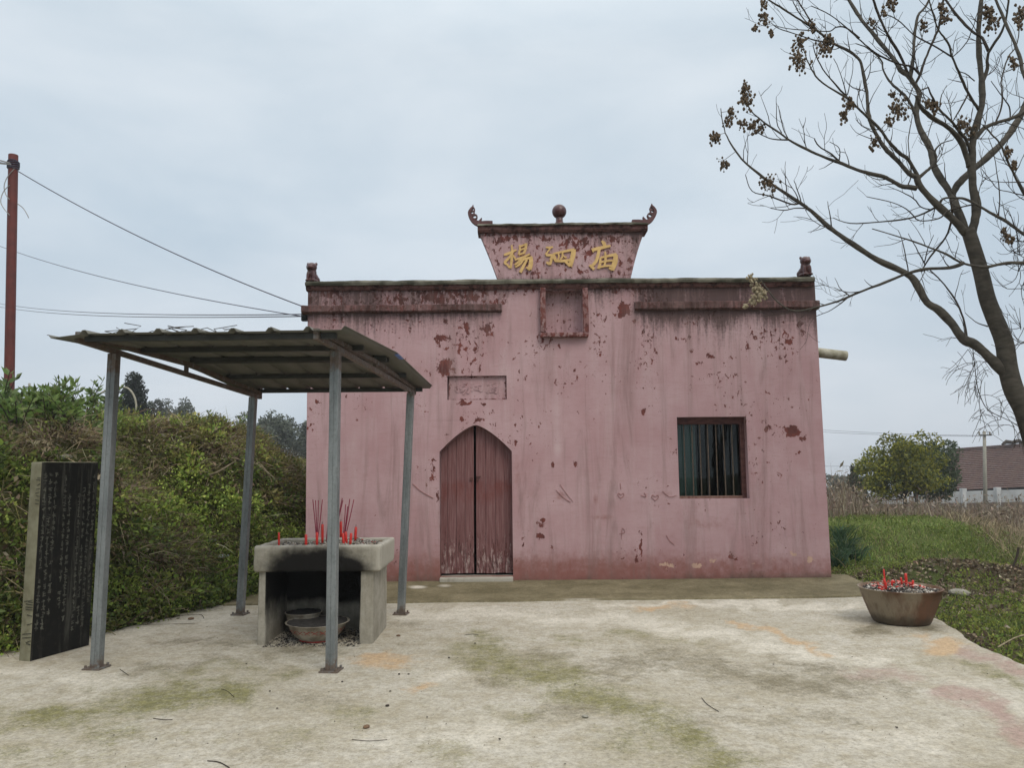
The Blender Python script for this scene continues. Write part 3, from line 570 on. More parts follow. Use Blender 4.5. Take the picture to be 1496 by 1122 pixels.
    red = red * np.interp(px, [440, 640, 900, 1040, 1215], [.9, .95, 1.0, .9, .75])
    damp = np.interp(py, [815, 838, 852], [0.0, 0.42, 0.85]) * np.interp(px, [440, 600, 900, 1060, 1215], [.9, .75, .7, 1.05, 1.25])
    bare = blobs(wx, wy, [(972, 827, 18, 6, .62), (1020, 826, 13, 7, .72), (1044, 820, 8, 6, .66), (1159, 808, 8, 6, .66), (1186, 818, 11, 7, .66), (1133, 816, 6, 5, .6), (1100, 824, 12, 4, .55)])
    pale = blobs(px, py, [(815, 600, 5, 60, .22), (815, 655, 6, 14, .5), (780, 520, 40, 60, .13), (520, 640, 12, 80, .14), (1060, 500, 60, 40, .12), (850, 450, 20, 30, .1)])
    return {'A1': np.stack([peel, dirt, red], 1), 'A2': np.stack([damp, bare, pale], 1)}
obj('front_wall', Vw, Qw, PLASTER, temple, attrs=wall_attr(Vw))
def strip(name, pts, y0, y1, parent, mat=PLASTER):
    V = []; n = len(pts)
    for (x, z) in pts: V += [(x, y0, z), (x, (y0 + y1) / 2, z), (x, y1, z)]
    Fq = []
    for i in range(n - 1):
        for k in range(2): Fq.append((i * 3 + k, i * 3 + k + 1, i * 3 + 4 + k, i * 3 + 3 + k))
    V = np.array(V); return obj(name, V, np.array(Fq), mat, parent, attrs=wall_attr(V - np.array([0, 0, 0])))
ax_ = np.linspace(DL, DR, 41)
strip('door_reveal', [(DL, -.05)] + [(x, float(arch(x))) for x in ax_] + [(DR, -.05)], YW, YW + 0.17, temple)
strip('window_reveal', [(WL, WB), (WL, WT), (WR, WT), (WR, WB), (WL, WB)], YW, YW + 0.22, temple)
strip('plaque_reveal', [(PL, PB), (PL, PT), (PR, PT), (PR, PB), (PL, PB)], YW, YW + 0.05, temple)
strip('niche_reveal', [(NL, NB), (NL, NT), (NR, NT), (NR, NB), (NL, NB)], YW, YW + 0.17, temple)
def panel(name, x0, x1, z0, z1, y, parent, mat, a1, a2=(0, 0, 0), step=0.03):
    X, Z = np.meshgrid(lines(x0, x1, step), lines(z0, z1, step)); I2 = np.arange(X.size).reshape(X.shape)
    Q = np.stack([I2[:-1, :-1].ravel(), I2[:-1, 1:].ravel(), I2[1:, 1:].ravel(), I2[1:, :-1].ravel()], 1)
    V = np.stack([X.ravel(), np.full(X.size, y), Z.ravel()], 1)
    a1 = a1(V) if callable(a1) else np.tile(a1, (len(V), 1)); return obj(name, V, Q, mat, parent, attrs={'A1': a1, 'A2': np.tile(a2, (len(V), 1))})
def plq(V):
    e_ = np.minimum.reduce([V[:, 0] - PL, PR - V[:, 0], (V[:, 2] - PB) * 1.5, (PT - V[:, 2]) * 1.5]); k = np.exp(-np.clip(e_, 0, None) / 0.035); return np.stack([0.15 + 0.45 * k, 0.42 * k + .12, 0.1 + 0 * k], 1)
plaque = panel('name_plaque', PL, PR, PB, PT, YW + 0.05, temple, PLASTER, plq)
panel('niche_back', NL, NR, NB, NT, YW + 0.17, temple, PLASTER, lambda V: np.stack([.28 + 0 * V[:, 0], 0.30 + 0.35 * np.exp(-(NT - V[:, 2]) / .15) + .3 * np.exp(-(V[:, 2] - NB) / .04), .2 + 0 * V[:, 0]], 1), (0.05, 0, 0.0))
# side walls, back wall, roof slab, floor
for nm, x0, x1 in (('side_wall', xL0 + 0.004, xL0 + 0.26), ('side_wall', xR0 - 0.26, xR0 - 0.004)):
    V, Q = gbox((x0, YW + 0.006, -0.12), (x1, TY, zTop - 0.02), 0.12, 0.006)
    top = np.clip(V[:, 2] / zTop, 0, 1); V[:, 0] += (xLt - xL0 if x0 < 0 else xRt - xR0) * top
    px = np.full(len(V), 600.0); py = 848 - V[:, 2] / zTop * 438; d = 0.5 * np.exp(-(zTop - V[:, 2]) / .3)
    obj(nm, V, Q, PLASTER, temple, attrs={'A1': np.stack([np.full(len(V), .2), d, np.interp(V[:, 2], [0, .4, .8], [.9, .4, .1])], 1), 'A2': np.stack([np.interp(V[:, 2], [0, .3], [.9, 0]), d * 0, d * 0], 1)})
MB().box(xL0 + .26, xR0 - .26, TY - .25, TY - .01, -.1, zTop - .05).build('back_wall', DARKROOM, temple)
MB().box(xL0 + .2, xR0 - .2, YW + .305, TY - .02, zTop - .75, zTop - .55).build('roof_slab', CONCP, temple)
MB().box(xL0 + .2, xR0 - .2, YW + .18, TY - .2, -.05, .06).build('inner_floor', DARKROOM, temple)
# dark lining behind the shell so the wall has thickness
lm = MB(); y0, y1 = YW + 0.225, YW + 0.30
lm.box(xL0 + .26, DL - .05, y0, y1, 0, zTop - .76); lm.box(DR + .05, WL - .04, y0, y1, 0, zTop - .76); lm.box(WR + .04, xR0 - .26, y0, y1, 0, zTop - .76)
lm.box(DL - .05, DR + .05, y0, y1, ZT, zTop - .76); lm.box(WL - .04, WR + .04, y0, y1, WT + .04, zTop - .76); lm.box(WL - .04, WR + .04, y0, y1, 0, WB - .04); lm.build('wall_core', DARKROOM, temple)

def molding(name, x0, x1, prof, parent, mat, wob=0.008, seed=0, a1=(.35, .5, .3), step=0.03, capr=0.0):
    xs_ = lines(x0, x1, step); n = len(prof); V = []
    for i, xv in enumerate(xs_):
        e_ = min(xv - x0, x1 - xv); sc = 1.0
        if capr and e_ < capr: sc = math.sqrt(max(0.05, 1 - (1 - e_ / capr) ** 2))
        zc = sum(p[1] for p in prof) / n; yc = max(p[0] for p in prof)
        for j, (yy, zz) in enumerate(prof):
            dz = wob * (float(fbm(xv * 3.1 + 40, j * 0.37 + seed, seed)) - .5) * 2 + wob * 0.6 * (float(vn(xv * 17, j * .9, seed + 3)) - .5); dy = wob * 0.7 * (float(fbm(xv * 4.3, j * .7 + 9, seed + 5)) - .5) * 2
            if abs(yy - yc) < 1e-6: dy = 0
            V.append((xv, yc + (yy - yc) * sc + dy, zc + (zz - zc) * (0.5 + 0.5 * sc) + dz))
    Fq = []
    for i in range(len(xs_) - 1):
        for j in range(n): Fq.append((i * n + j, (i + 1) * n + j, (i + 1) * n + (j + 1) % n, i * n + (j + 1) % n))
    Fq += [tuple(range(n)), tuple((len(xs_) - 1) * n + j for j in range(n - 1, -1, -1))]
    V = np.array(V); return obj(name, V, Fq, mat, parent, attrs={'A1': np.tile(a1, (len(V), 1)) + 0.25 * (fbm(V[:, 0] * 2.5, V[:, 2] * 5, 77)[:, None] - .5), 'A2': np.stack([0 * V[:, 0], 0 * V[:, 0], np.tile([1.0 if len(prof) > 7 and 4 <= j <= 7 else 0.0 for j in range(n)], len(xs_))], 1)}, fix=True)
zc0, zc1 = wp(600, 423, -.05)[2], wp(600, 409, -.05)[2]
hc_ = zc1 - zc0
prof = [(YW + .26, zc0 + .01), (YW - .03, zc0), (YW - .055, zc0 + .03), (YW - .055, zc0 + hc_ * .40), (YW - .095, zc0 + hc_ * .46), (YW - .105, zc0 + hc_ * .70), (YW - .07, zc0 + hc_ * .95), (YW + .02, zc1 + .005), (YW + .26, zc1 + .01)]
molding('coping', wp(444, 415)[0], wp(1191, 410)[0], prof, temple, MOSSTOP, 0.012, 3, step=0.04, capr=0.05)
zl0, zl1 = wp(600, 456, -.05)[2], wp(600, 445, -.05)[2]
prl = [(YW + .05, zl0), (YW - .05, zl0 + .004), (YW - .075, zl0 + .02), (YW - .075, zl1 - .012), (YW - .06, zl1), (YW + .05, zl1 + .012)]
molding('ledge', wp(442, 450)[0], wp(733, 450)[0], prl, temple, TRIM, 0.011, 11, (.40, .72, .2))
zr0, zr1 = wp(1060, 452, -.05)[2], wp(1060, 440, -.05)[2]
prr = [(a, zr0 + (b - zl0) * (zr1 - zr0) / (zl1 - zl0)) for a, b in prl]
molding('ledge', wp(927, 450)[0], wp(1195, 450)[0], prr, temple, TRIM, 0.011, 13, (.36, .78, .2))
# short side returns of the coping and the ledge
for (xa, xb) in ((xLt - 0.055, xLt + 0.2), (xRt - 0.2, xRt + 0.055)):
    V, Q = gbox((xa, YW + .262, zc0 + .01), (xb, TY - .3, zc1), 0.1, 0.03); V[:, 2] += 0.02 * (fbm(V[:, 1] * 3, V[:, 2] * 3, 4) - .5)
    obj('side_coping', V, Q, MOSSTOP, temple)
    V, Q = gbox((min(xa, xb) if xa < 0 else xRt - .05, YW + .052, zl0 + .01), (xLt + .05 if xa < 0 else xb + .01, TY - .3, zl1), 0.1, 0.012)
    obj('side_ledge', V, Q, TRIM, temple, attrs={'A1': np.tile((.4, .5, .3), (len(V), 1)), 'A2': np.zeros((len(V), 3))})
# niche frame: two posts and a sill
for (xa, xb) in ((789, 797), (851, 859)):
    V, Q = gbox((wp(xa, 455)[0], YW - .075, wp(xa, 486, -.03)[2]), (wp(xb, 455)[0], YW + .03, wp(xa, 421, -.03)[2]), 0.03, 0.008)
    V[:, 0] += 0.012 * (fbm(V[:, 2] * 6, V[:, 0] * 3, 8) - .5); obj('niche_post', V, Q, TRIM, temple, attrs={'A1': np.tile((.5, .40, .45), (len(V), 1)), 'A2': np.tile((0, 0, .08), (len(V), 1))})
V, Q = gbox((wp(789, 490)[0], YW - .09, wp(823, 493, -.03)[2]), (wp(859, 490)[0], YW + .03, wp(823, 486.5, -.03)[2]), 0.03, 0.01)
obj('niche_sill', V, Q, TRIM, temple, attrs={'A1': np.tile((.45, .30, .4), (len(V), 1)), 'A2': np.tile((0, 0, .2), (len(V), 1))})

# name board above the coping
pz0, pz1 = wp(825, 409)[2], wp(825, 334)[2]
gt = np.linspace(0, 1, 44); V = []; nb = 110
for t in gt:
    zz = pz0 + (pz1 - pz0) * t; py = 408 - 74 * t
    lx = wp(728 - 29.5 * t + 0.8 * math.sin(math.pi * t), py)[0]; rx = wp(921 + 22 * t - 1.6 * math.sin(math.pi * t), py)[0]
    for s_ in np.linspace(0, 1, nb): V.append((lx + (rx - lx) * s_, YW - .012 + 0.006 * (float(fbm(s_ * 9, t * 4, 2)) - .5), zz))
V = np.array(V); I2 = np.arange(len(V)).reshape(44, nb); Q = np.stack([I2[:-1, :-1].ravel(), I2[:-1, 1:].ravel(), I2[1:, 1:].ravel(), I2[1:, :-1].ravel()], 1)
loop = list(I2[0]) + list(I2[1:, -1]) + list(I2[-1, ::-1][1:]) + list(I2[::-1, 0][1:-1]); b0 = len(V); S = V[loop].copy(); S[:, 1] = YW + .2; k_ = len(loop)
V = np.concatenate([V, S, S.mean(0, keepdims=True)]); Q = np.concatenate([Q, np.array([[loop[(i + 1) % k_], b0 + (i + 1) % k_, b0 + i, loop[i]] for i in range(k_)])])
px, py = proj(V); pe = blobs(px + (fbm(px / 8, py / 8, 5) - .5) * 12, py + (fbm(px / 8, py / 8, 6) - .5) * 10, [(735, 350, 26, 7, .75), (840, 356, 30, 16, .66), (800, 350, 20, 10, .55), (860, 370, 20, 12, .6), (910, 352, 14, 10, .6), (920, 380, 8, 14, .55), (780, 400, 30, 5, .6), (850, 398, 18, 7, .62), (760, 345, 40, 5, .6), (890, 346, 40, 5, .6)])
pe = np.maximum(pe, .34 + .4 * (fbm(px / 14, py / 14, 9) - .5)); di = 0.30 + 0.55 * np.exp(-np.clip(py - 338, 0, None) / 12) + 0.4 * np.exp(-np.clip(408 - py, 0, None) / 5) + 0.30 * sstep(925, 940, px + (400 - py) * .2)
board = obj('name_board', V, Q, PLASTER, temple, attrs={'A1': np.stack([pe, di, .12 + 0 * px], 1), 'A2': np.stack([0 * px, 0 * px, .05 + 0 * px], 1)})
MB().box(wp(735, 400)[0], wp(915, 400)[0], YW + .19, YW + .205, pz0, pz1 - .03).build('board_back', CONCP, board)
zb0, zb1 = wp(820, 340)[2], wp(820, 326)[2]; hb = zb1 - zb0
prb = [(YW + .23, zb0), (YW - .05, zb0), (YW - .075, zb0 + .03), (YW - .075, zb0 + hb * .55), (YW - .11, zb0 + hb * .62), (YW - .10, zb0 + hb * .8), (YW - .02, zb1), (YW + .1, zb1 + .03), (YW + .23, zb1)]
cap = molding('board_coping', wp(698, 333)[0], wp(945, 330)[0], prb, temple, MOSSTOP, 0.014, 23, step=0.03)
# gilt characters, traced stroke by stroke
zs_ = lambda x, y: (720 + x / 7.48, 340 + y / 7.48)
CH = [  # 楊
 [([(122, 240), (165, 226), (258, 186)], [16, 22, 12]), ([(206, 132), (212, 200), (205, 300), (196, 388)], [10, 20, 22, 14]), ([(206, 228), (172, 278), (133, 318), (150, 345)], [14, 20, 22, 16]), ([(150, 340), (188, 380)], [14, 22]), ([(214, 236), (246, 280)], [10, 16]),
  ([(292, 132), (296, 180), (280, 240)], [12, 18, 14]), ([(365, 114), (358, 170), (340, 226)], [20, 22, 16]), ([(294, 150), (366, 124)], [14, 16]), ([(294, 190), (354, 168)], 13), ([(284, 238), (345, 218)], 15),
  ([(240, 296), (320, 272), (405, 232)], [14, 20, 14]), ([(320, 270), (280, 320), (238, 350)], [18, 20, 12]), ([(285, 312), (350, 288), (430, 268)], [14, 20, 22]), ([(418, 268), (415, 340), (400, 402)], [28, 36, 34]), ([(408, 402), (366, 378)], [24, 12]), ([(330, 300), (300, 340), (246, 376)], [14, 18, 12]), ([(372, 296), (335, 365), (300, 434)], [16, 24, 24])],
 # 泗
 [([(580, 158), (625, 160), (656, 152)], [12, 18, 12]), ([(628, 168), (600, 205), (578, 236)], [12, 12, 16]), ([(578, 240), (615, 244), (660, 238)], [16, 20, 12]), ([(650, 248), (630, 300)], [16, 22]), ([(586, 320), (625, 335), (650, 262)], [16, 26, 10]),
  ([(662, 228), (672, 270), (692, 312)], [20, 28, 22]), ([(660, 230), (770, 205), (890, 182)], [14, 18, 22]), ([(884, 180), (875, 250), (845, 368)], [34, 40, 30]), ([(716, 226), (722, 262), (708, 298)], [12, 14, 10]), ([(762, 214), (758, 262), (738, 292)], [14, 14, 10]), ([(758, 240), (790, 268), (806, 262)], [10, 13, 10]), ([(680, 306), (760, 308), (850, 296)], [20, 22, 20]), ([(790, 312), (845, 362)], [18, 24])],
 # 庙
 [([(1188, 88), (1212, 108), (1225, 140)], [12, 30, 26]), ([(1082, 188), (1160, 168), (1286, 140)], [26, 28, 18]), ([(1090, 205), (1104, 200)], [16, 10]), ([(1164, 176), (1150, 240), (1128, 310), (1072, 372)], [22, 26, 26, 22]), ([(1056, 352), (1108, 398)], [18, 24]),
  ([(1176, 270), (1172, 330), (1156, 392)], [16, 22, 24]), ([(1176, 272), (1270, 250), (1352, 236)], [14, 20, 26]), ([(1342, 238), (1335, 320), (1300, 406)], [34, 42, 36]), ([(1172, 322), (1260, 306), (1322, 304)], [14, 16, 14]), ([(1226, 206), (1232, 290), (1216, 372)], [12, 20, 14]), ([(1160, 378), (1230, 362), (1300, 362)], [14, 16, 14]), ([(1268, 384), (1310, 404)], [16, 22])]]
def chars(parent, mat, mapf, y_front, depth, eps, sc, ids=(0, 1, 2), name='gilt_character'):
    for ci in ids:
        mb_ = MB()
        for i, (pts, wd) in enumerate(CH[ci]):
            P = catmull(pts, 4); W_ = np.interp(np.linspace(0, 1, len(P)), np.linspace(0, 1, len(pts)), wd if not np.isscalar(wd) else [wd] * len(pts))
            Q_ = [mapf(ci, p[0], p[1]) for p in P]; mb_.stroke(Q_, [max(1, a) * sc * 1.36 for a in W_], y_front - depth - i * eps, y_front + 0.004)
        mb_.build(name, mat, parent, fix=True)
def map_board(ci, x, y):
    p = wp(*zs_(x, y), -.03); return (p[0], p[2])
chars(board, GOLD, map_board, YW - .012, 0.018, 0.0009, YW / F / 7.48)
def map_plaque(ci, x, y):
    cx_, w_, tx, tw = [(275, 300, 675, 22), (745, 330, 697, 19), (1205, 300, 719, 18)][ci]
    p = wp(tx + (x - cx_) / w_ * tw, 566.5 + (y - 260) / 300 * 17, .04); return (p[0], p[2])
chars(plaque, PLASTER, map_plaque, YW + .05, 0.006, 0.0005, YW / F * 0.058, name='relief_character')
for ch in plaque.children:
    n = len(ch.data.vertices); cattr(ch.data, 'A1', np.tile((.18, .22, .1), (n, 1))); cattr(ch.data, 'A2', np.zeros((n, 3)))
# horn finials and ball
def horn(sgn):
    hz = lambda x, y: (670 + x / 4.675, 290 + y / 4.675)
    def mp_(x, y):
        if sgn > 0: x = 1417 - x; y = y - 8
        p = wp(*hz(x, y), 0.05); return (p[0], p[2])
    k = YW / F / 4.675; mb_ = MB()
    def st(pts, wd, d, closed=False):
        P = catmull(pts + ([pts[0]] if closed else []), 5); P = P[:-1] if closed else P
        W_ = np.full(len(P), wd * k) if np.isscalar(wd) else np.interp(np.linspace(0, 1, len(P)), np.linspace(0, 1, len(wd)), wd) * k
        mb_.stroke([mp_(*p) for p in P], list(W_), YW + .07 - d, YW + .07 + d, closed)
    st([(232, 166), (190, 166), (140, 170), (104, 152), (80, 122), (72, 95), (84, 72), (97, 58), (99, 44)], [26, 28, 34, 30, 22, 17, 15, 12, 3], 0.040)
    st([(140, 158), (150, 145), (158, 132)], [16, 10, 3], 0.034)
    st([(104, 110), (92, 122), (100, 136), (118, 136), (126, 122), (118, 110)], 8, 0.030, True)
    st([(90, 84), (80, 94), (88, 106), (102, 104), (106, 92), (100, 84)], 8, 0.028, True)
    st([(104, 60), (108, 72), (106, 86)], [4, 9, 8], 0.026)
    return mb_.build('horn_finial', HORN, temple, fix=True)
horn(-1); horn(1)
bc = wp(817, 309, .08); br = 11.0 * YW / F; mb_ = MB()
prof = [(br * .62, -.22), (br * .62, -.17), (br * .5, -.165), (br * .48, -br * .95)]
for a in np.linspace(-62, 88, 16): prof.append((br * math.cos(rad(a)), br * math.sin(rad(a))))
mb_.lathe(bc, prof, 28).build('ball_finial', BROWN, temple, smooth=True)
# guardian lions
def ellip(mb_, c, r, n=10):
    V = []; Fq = []
    for i in range(n + 1):
        a = math.pi * i / n
        for k in range(n * 2): b = math.pi * k / n; V.append((c[0] + r[0] * math.sin(a) * math.cos(b), c[1] + r[1] * math.sin(a) * math.sin(b), c[2] + r[2] * math.cos(a)))
    for i in range(n):
        for k in range(n * 2): k2 = (k + 1) % (n * 2); Fq.append((i * n * 2 + k, (i + 1) * n * 2 + k, (i + 1) * n * 2 + k2, i * n * 2 + k2))
    mb_.add(V, Fq)
def lion(px, py0, py1, sgn):
    b = wp(px, py0, 0.03); h = wp(px, py1, 0.03)[2] - b[2]; mb_ = MB(); s_ = h / 0.25
    E_ = lambda x, y, z, a, bb, c: ellip(mb_, (b[0] + sgn * x * s_, b[1] + y * s_, b[2] + z * s_), (a * s_, bb * s_, c * s_))
    E_(0, .02, .02, .075, .09, .028); E_(0.005, .03, .07, .066, .08, .062); E_(-.0, -.005, .12, .058, .06, .075); E_(0, -.02, .19, .066, .066, .058); E_(.0, -.075, .178, .04, .035, .028); E_(0, -.06, .205, .045, .035, .022)
    E_(.035, -.06, .06, .018, .02, .075); E_(-.035, -.06, .06, .018, .02, .075); E_(.035, -.08, .012, .024, .03, .016); E_(-.035, -.08, .012, .024, .03, .016); E_(.05, 0, .232, .018, .016, .022); E_(-.05, 0, .232, .018, .016, .022); E_(0, .0, .238, .03, .03, .016); E_(.055, .06, .045, .03, .04, .04); E_(-.055, .06, .045, .03, .04, .04); E_(0, .10, .09, .022, .022, .07)
    o = mb_.build('guardian_lion', BROWN, temple); md = o.modifiers.new('r', 'REMESH'); md.mode = 'VOXEL'; md.voxel_size = 0.009; md.use_smooth_shade = True
lion(455.5, 413, 384, 1); lion(1177, 404, 375, -1)
# black insulator under the left ledge, drain pipe through the right side wall
c = wp(447, 460, .12); MB().box(c[0] - .06, c[0] + .02, c[1] - .04, c[1] + .04, c[2] - .09, c[2] + .05).build('wire_bracket', BLACK, temple, bevel=0.01)
p1 = PY(1236, 520, YW + .9); p0 = np.array([xR0 - .1, p1[1] - .02, PY(1196, 512, YW + .9)[2] + .02]); r_ = 7.3 * (YW + .9) / F
mb_ = MB(); d_ = (p1 - p0) / np.linalg.norm(p1 - p0); mb_.tube([p0, p1, p1 - d_ * .002, p1 - d_ * .25], [r_, r_, r_ * .8, r_ * .78], 18, False); mb_.build('drain_pipe', PIPE, temple, smooth=False)
# doors: two leaves of planks
ym = YW + 0.13; mid = wp(693.5, 760)[0]
for li, (a, b) in enumerate(((DL - .03, mid - .016), (mid + .014, DR + .03))):
    ww = (b - a) / 4; leaf = None
    for i in range(4):
        x0, x1 = a + ww * i, a + ww * (i + 1); xm = np.linspace(x0, x1, 9); zt_ = float(arch(xm).max()) + .06
        jit = 0.005 * random.random(); mbp = MB().box(x0 + .0016, x1 - .0016, ym + jit, ym + .035, ZD + 0.012 + 0.01 * random.random(), zt_)
        if leaf is None:
            leaf = MB().box(a + .01, b - .01, ym + .036, ym + .062, ZD + .25, ZD + .40).build('door_leaf', DOOR, temple); MB().box(a + .01, b - .01, ym + .036, ym + .062, ZS - .25, ZS - .1).build('rail', DOOR, leaf)
        mbp.build('plank', DOOR, leaf, bevel=0.0025)
    hz_ = wp(693, 700)[2]
    if li: MB().add([(mid + .02, ym - .012, hz_ + .035), (mid + .085, ym - .012, hz_ + .04), (mid + .03, ym - .012, hz_ - .06), (mid + .02, ym + .004, hz_ + .035), (mid + .085, ym + .004, hz_ + .04), (mid + .03, ym + .004, hz_ - .06)], [(0, 2, 1), (3, 4, 5), (0, 1, 4, 3), (1, 2, 5, 4), (2, 0, 3, 5)]).build('hasp', DARKWOOD, leaf)
    else: MB().box(mid - .075, mid - .03, ym - .016, ym + .004, hz_ - .03, hz_ + .02).build('hasp', DARKWOOD, leaf, bevel=0.004)
V, Q = gbox((DL - .0, YW - .10, -.05), (DR + .0, YW + .2, 0.088), 0.04, 0.015); V[:, 2] += 0.012 * (fbm(V[:, 0] * 5, V[:, 1] * 5, 3) - .5)
obj('threshold', V, Q, ALTAR, temple, attrs={'A1': np.tile((0.0, .35, 0), (len(V), 1))})
# window: frame, sill board, bars, two panes, teal board inside
wy = YW + .12
win = MB().box(WL - .02, WR + .02, wy, wy + .07, WT - .095, WT + .01).build('window', DARKWOOD, temple, bevel=0.004)
MB().box(WR - .062, WR + .02, wy + .002, wy + .068, WB, WT - .094).build('jamb', DARKWOOD, win, bevel=0.004)
MB().box(WL - .03, WL + .008, wy + .002, wy + .068, WB, WT - .094).build('jamb', WORNWOOD, win, bevel=0.004)
MB().box(WL - .02, WR - .063, wy + .002, wy + .072, WB - .01, WB + .035).build('sill', WORNWOOD, win, bevel=0.004)
wi0, wi1 = WL + .008, WR - .062
for i in range(7):
    xb = wi0 + (wi1 - wi0) * (i + 1) / 8; MB().bar((xb, wy + .03, WB + .03), (xb + .004 * random.uniform(-1, 1), wy + .03, WT - .09), .013, .013, up=(0, 1, 0)).build('bar', BARM, win)
xm = wi0 + (wi1 - wi0) * .50
MB().box(wi0, xm - .011, wy + .088, wy + .092, WB + .034, WT - .094).build('pane', GLASS, win); MB().box(xm + .011, wi1, wy + .088, wy + .092, WB + .034, WT - .094).build('pane', GLASS, win)
MB().box(xm - .0105, xm + .0105, wy + .086, wy + .10, WB + .034, WT - .094).build('mullion', BLACK, win)
MB().box(wi0 - .02, wi0 + (wi1 - wi0) * .335, wy + .15, wy + .165, WB, WT).build('inner_board', CURTAIN, win)
# chalk scribbles and scratches on the plaster
def chalk(pts, wpx=0.8, k=.7):
    P = catmull(pts, 4); q = [wp(*p) for p in P]; MB().stroke([(a[0], a[2]) for a in q], wpx * k * YW / F, YW - .0075, YW + .0).build('chalk_mark', CHALK, temple)
def heart(cx_, cy_, s_): chalk([(cx_, cy_ + 4 * s_), (cx_ - 4 * s_, cy_), (cx_ - 3 * s_, cy_ - 3 * s_), (cx_, cy_ - 1 * s_), (cx_ + 3 * s_, cy_ - 3 * s_), (cx_ + 4 * s_, cy_), (cx_, cy_ + 4 * s_)], .9)
heart(907, 724, 1.1); heart(957, 727, 1.2)
chalk([(906, 706), (907, 715)]); chalk([(603, 707), (615, 718), (633, 728)], 1.1); chalk([(812, 716), (824, 728), (834, 734)], .9); chalk([(818, 708), (828, 722), (837, 733)], .6); chalk([(973, 782), (978, 790), (985, 796)], .9); chalk([(905, 780), (913, 778), (909, 772), (908, 788)], .7); chalk([(968, 718), (978, 726), (988, 724)], .8); chalk([(936, 724), (944, 726), (941, 720)], .9); chalk([(1135, 690), (1141, 693), (1140, 699)], .9)

# ------------------------------------------------------------------ metal canopy
cp = {k: G(*v) for k, v in dict(FL=(141, 977), FR=(484, 981), BL=(351, 898), BR=(586, 898)).items()}
tops = dict(FL=(167, 517), FR=(490.5, 512), BL=(370, 580), BR=(600, 574))
canopy = thing('metal_canopy', tuple((cp['FL'] + cp['BR']) / 2), 'open canopy of corrugated sheet on four galvanised posts over the incense altar', 'canopy')
tp = {k: PY(*tops[k], cp[k][1]) for k in cp}
vdir = (cp['BL'] + cp['BR'] - cp['FL'] - cp['FR']) / 2; vdir[2] = 0; vdir /= np.linalg.norm(vdir); udir = np.cross(vdir, (0, 0, 1))
def obox(mb_, p0, p1, u, v, wu, wv):
    """box along p0->p1 with cross axes u,v"""
    V = []
    for p in (p0, p1):
        for (i, j) in ((-1, -1), (1, -1), (1, 1), (-1, 1)): V.append(np.array(p) + u * i * wu / 2 + v * j * wv / 2)
    mb_.add(V, [(0, 1, 2, 3), (7, 6, 5, 4), (0, 4, 5, 1), (1, 5, 6, 2), (2, 6, 7, 3), (3, 7, 4, 0)])
for k in cp:
    mb_ = MB(); b, t = cp[k].copy(), tp[k].copy(); b[2] = 0.012
    for s_ in (-1, 1): obox(mb_, b + udir * s_ * .0195, t + udir * s_ * .0195, udir, vdir, .036, .068)
    obox(mb_, b, t, udir, vdir, .012, .060)
    post = mb_.build('post', STEEL, canopy, bevel=0.004)
    mb_ = MB(); obox(mb_, b * [1, 1, 0] + [0, 0, -.004], b * [1, 1, 0] + [0, 0, .014], udir, vdir, .15, .15); pl = mb_.build('base_plate', STEEL, post, bevel=0.002)
    for (i, j) in ((-1, -1), (1, -1), (1, 1), (-1, 1)):
        q = b * [1, 1, 0] + udir * i * .056 + vdir * j * .056; MB().tube([q + [0, 0, .012], q + [0, 0, .034]], .010, 6).build('bolt', STEEL, post)
RC = {'F': (np.array([-3.55, 5.67, 2.60]), np.array([-1.245, 5.57, 2.592])), 'M': (np.array([-3.33, 7.22, 2.645]), np.array([-1.095, 7.13, 2.63])), 'R': (np.array([-3.13, 8.63, 2.47]), np.array([-.905, 8.53, 2.46]))}
def roofp(s_, v):
    if v < 0.5: a, b, t = RC['F'], RC['M'], v * 2
    else: a, b, t = RC['M'], RC['R'], v * 2 - 1
    return (a[0] + (a[1] - a[0]) * s_) * (1 - t) + (b[0] + (b[1] - b[0]) * s_) * t
NR_ = 8
def rib(s_):
    f = (s_ * NR_ + 0.0) % 1.0; f = min(f, 1 - f) * (2.3 / NR_); return 0.028 * (1 - min(1, max(0, (f - .012) / .022)))
for si in range(4):
    s0, s1 = si / 4, (si + 1) / 4 + (0.012 if si < 3 else 0); sl = []
    for i in range(int(s0 * NR_), int(math.ceil(s1 * NR_)) + 1):
        for d_ in (-.034, -.023, -.012, 0, .012, .023, .034): sl.append(i / NR_ + d_ / 2.3)
        sl.append((i + .5) / NR_)
    sl = sorted(set([s0, s1] + [a for a in sl if s0 < a < s1])); vl = list(np.linspace(0, .5, 6)) + list(np.linspace(.5, 1, 6))[1:]; V = []
    for v in vl:
        for a in sl:
            p = roofp(a, v) + np.array([0, 0, rib(a) + .004 * (si % 2)])
            if a < 1 / NR_: p[2] -= 0.035 * (1 - a * NR_) * (1 if v < .3 else .4)
            V.append(p)
    n = len(sl); I2 = np.arange(len(vl) * n).reshape(len(vl), n); Q = np.stack([I2[:-1, :-1].ravel(), I2[:-1, 1:].ravel(), I2[1:, 1:].ravel(), I2[1:, :-1].ravel()], 1)
    obj('roof_sheet', np.array(V), Q, SHEET, canopy, solid=0.003)
for i, v in enumerate((0.035, .26, .50, .74, .975)):
    a, b = roofp(.10, v) - [0, 0, .026], roofp(.955, v) - [0, 0, .026]
    MB().bar(a, b, .045, .042).build('purlin', PURLIN, canopy, bevel=0.003)
    if i == 2: MB().bar(a + vdir * .07 - [0, 0, .003], b + vdir * .07 - [0, 0, .003], .04, .04).build('purlin', PURLIN, canopy, bevel=0.003)
    for q in np.linspace(.12, .9, 7):
        c = roofp(q, v) - [0, 0, .008]; MB().tube([c - [0, .028, .004], c - [0, .028, -.010]], .009, 6).build('roof_screw', PURLIN, canopy)
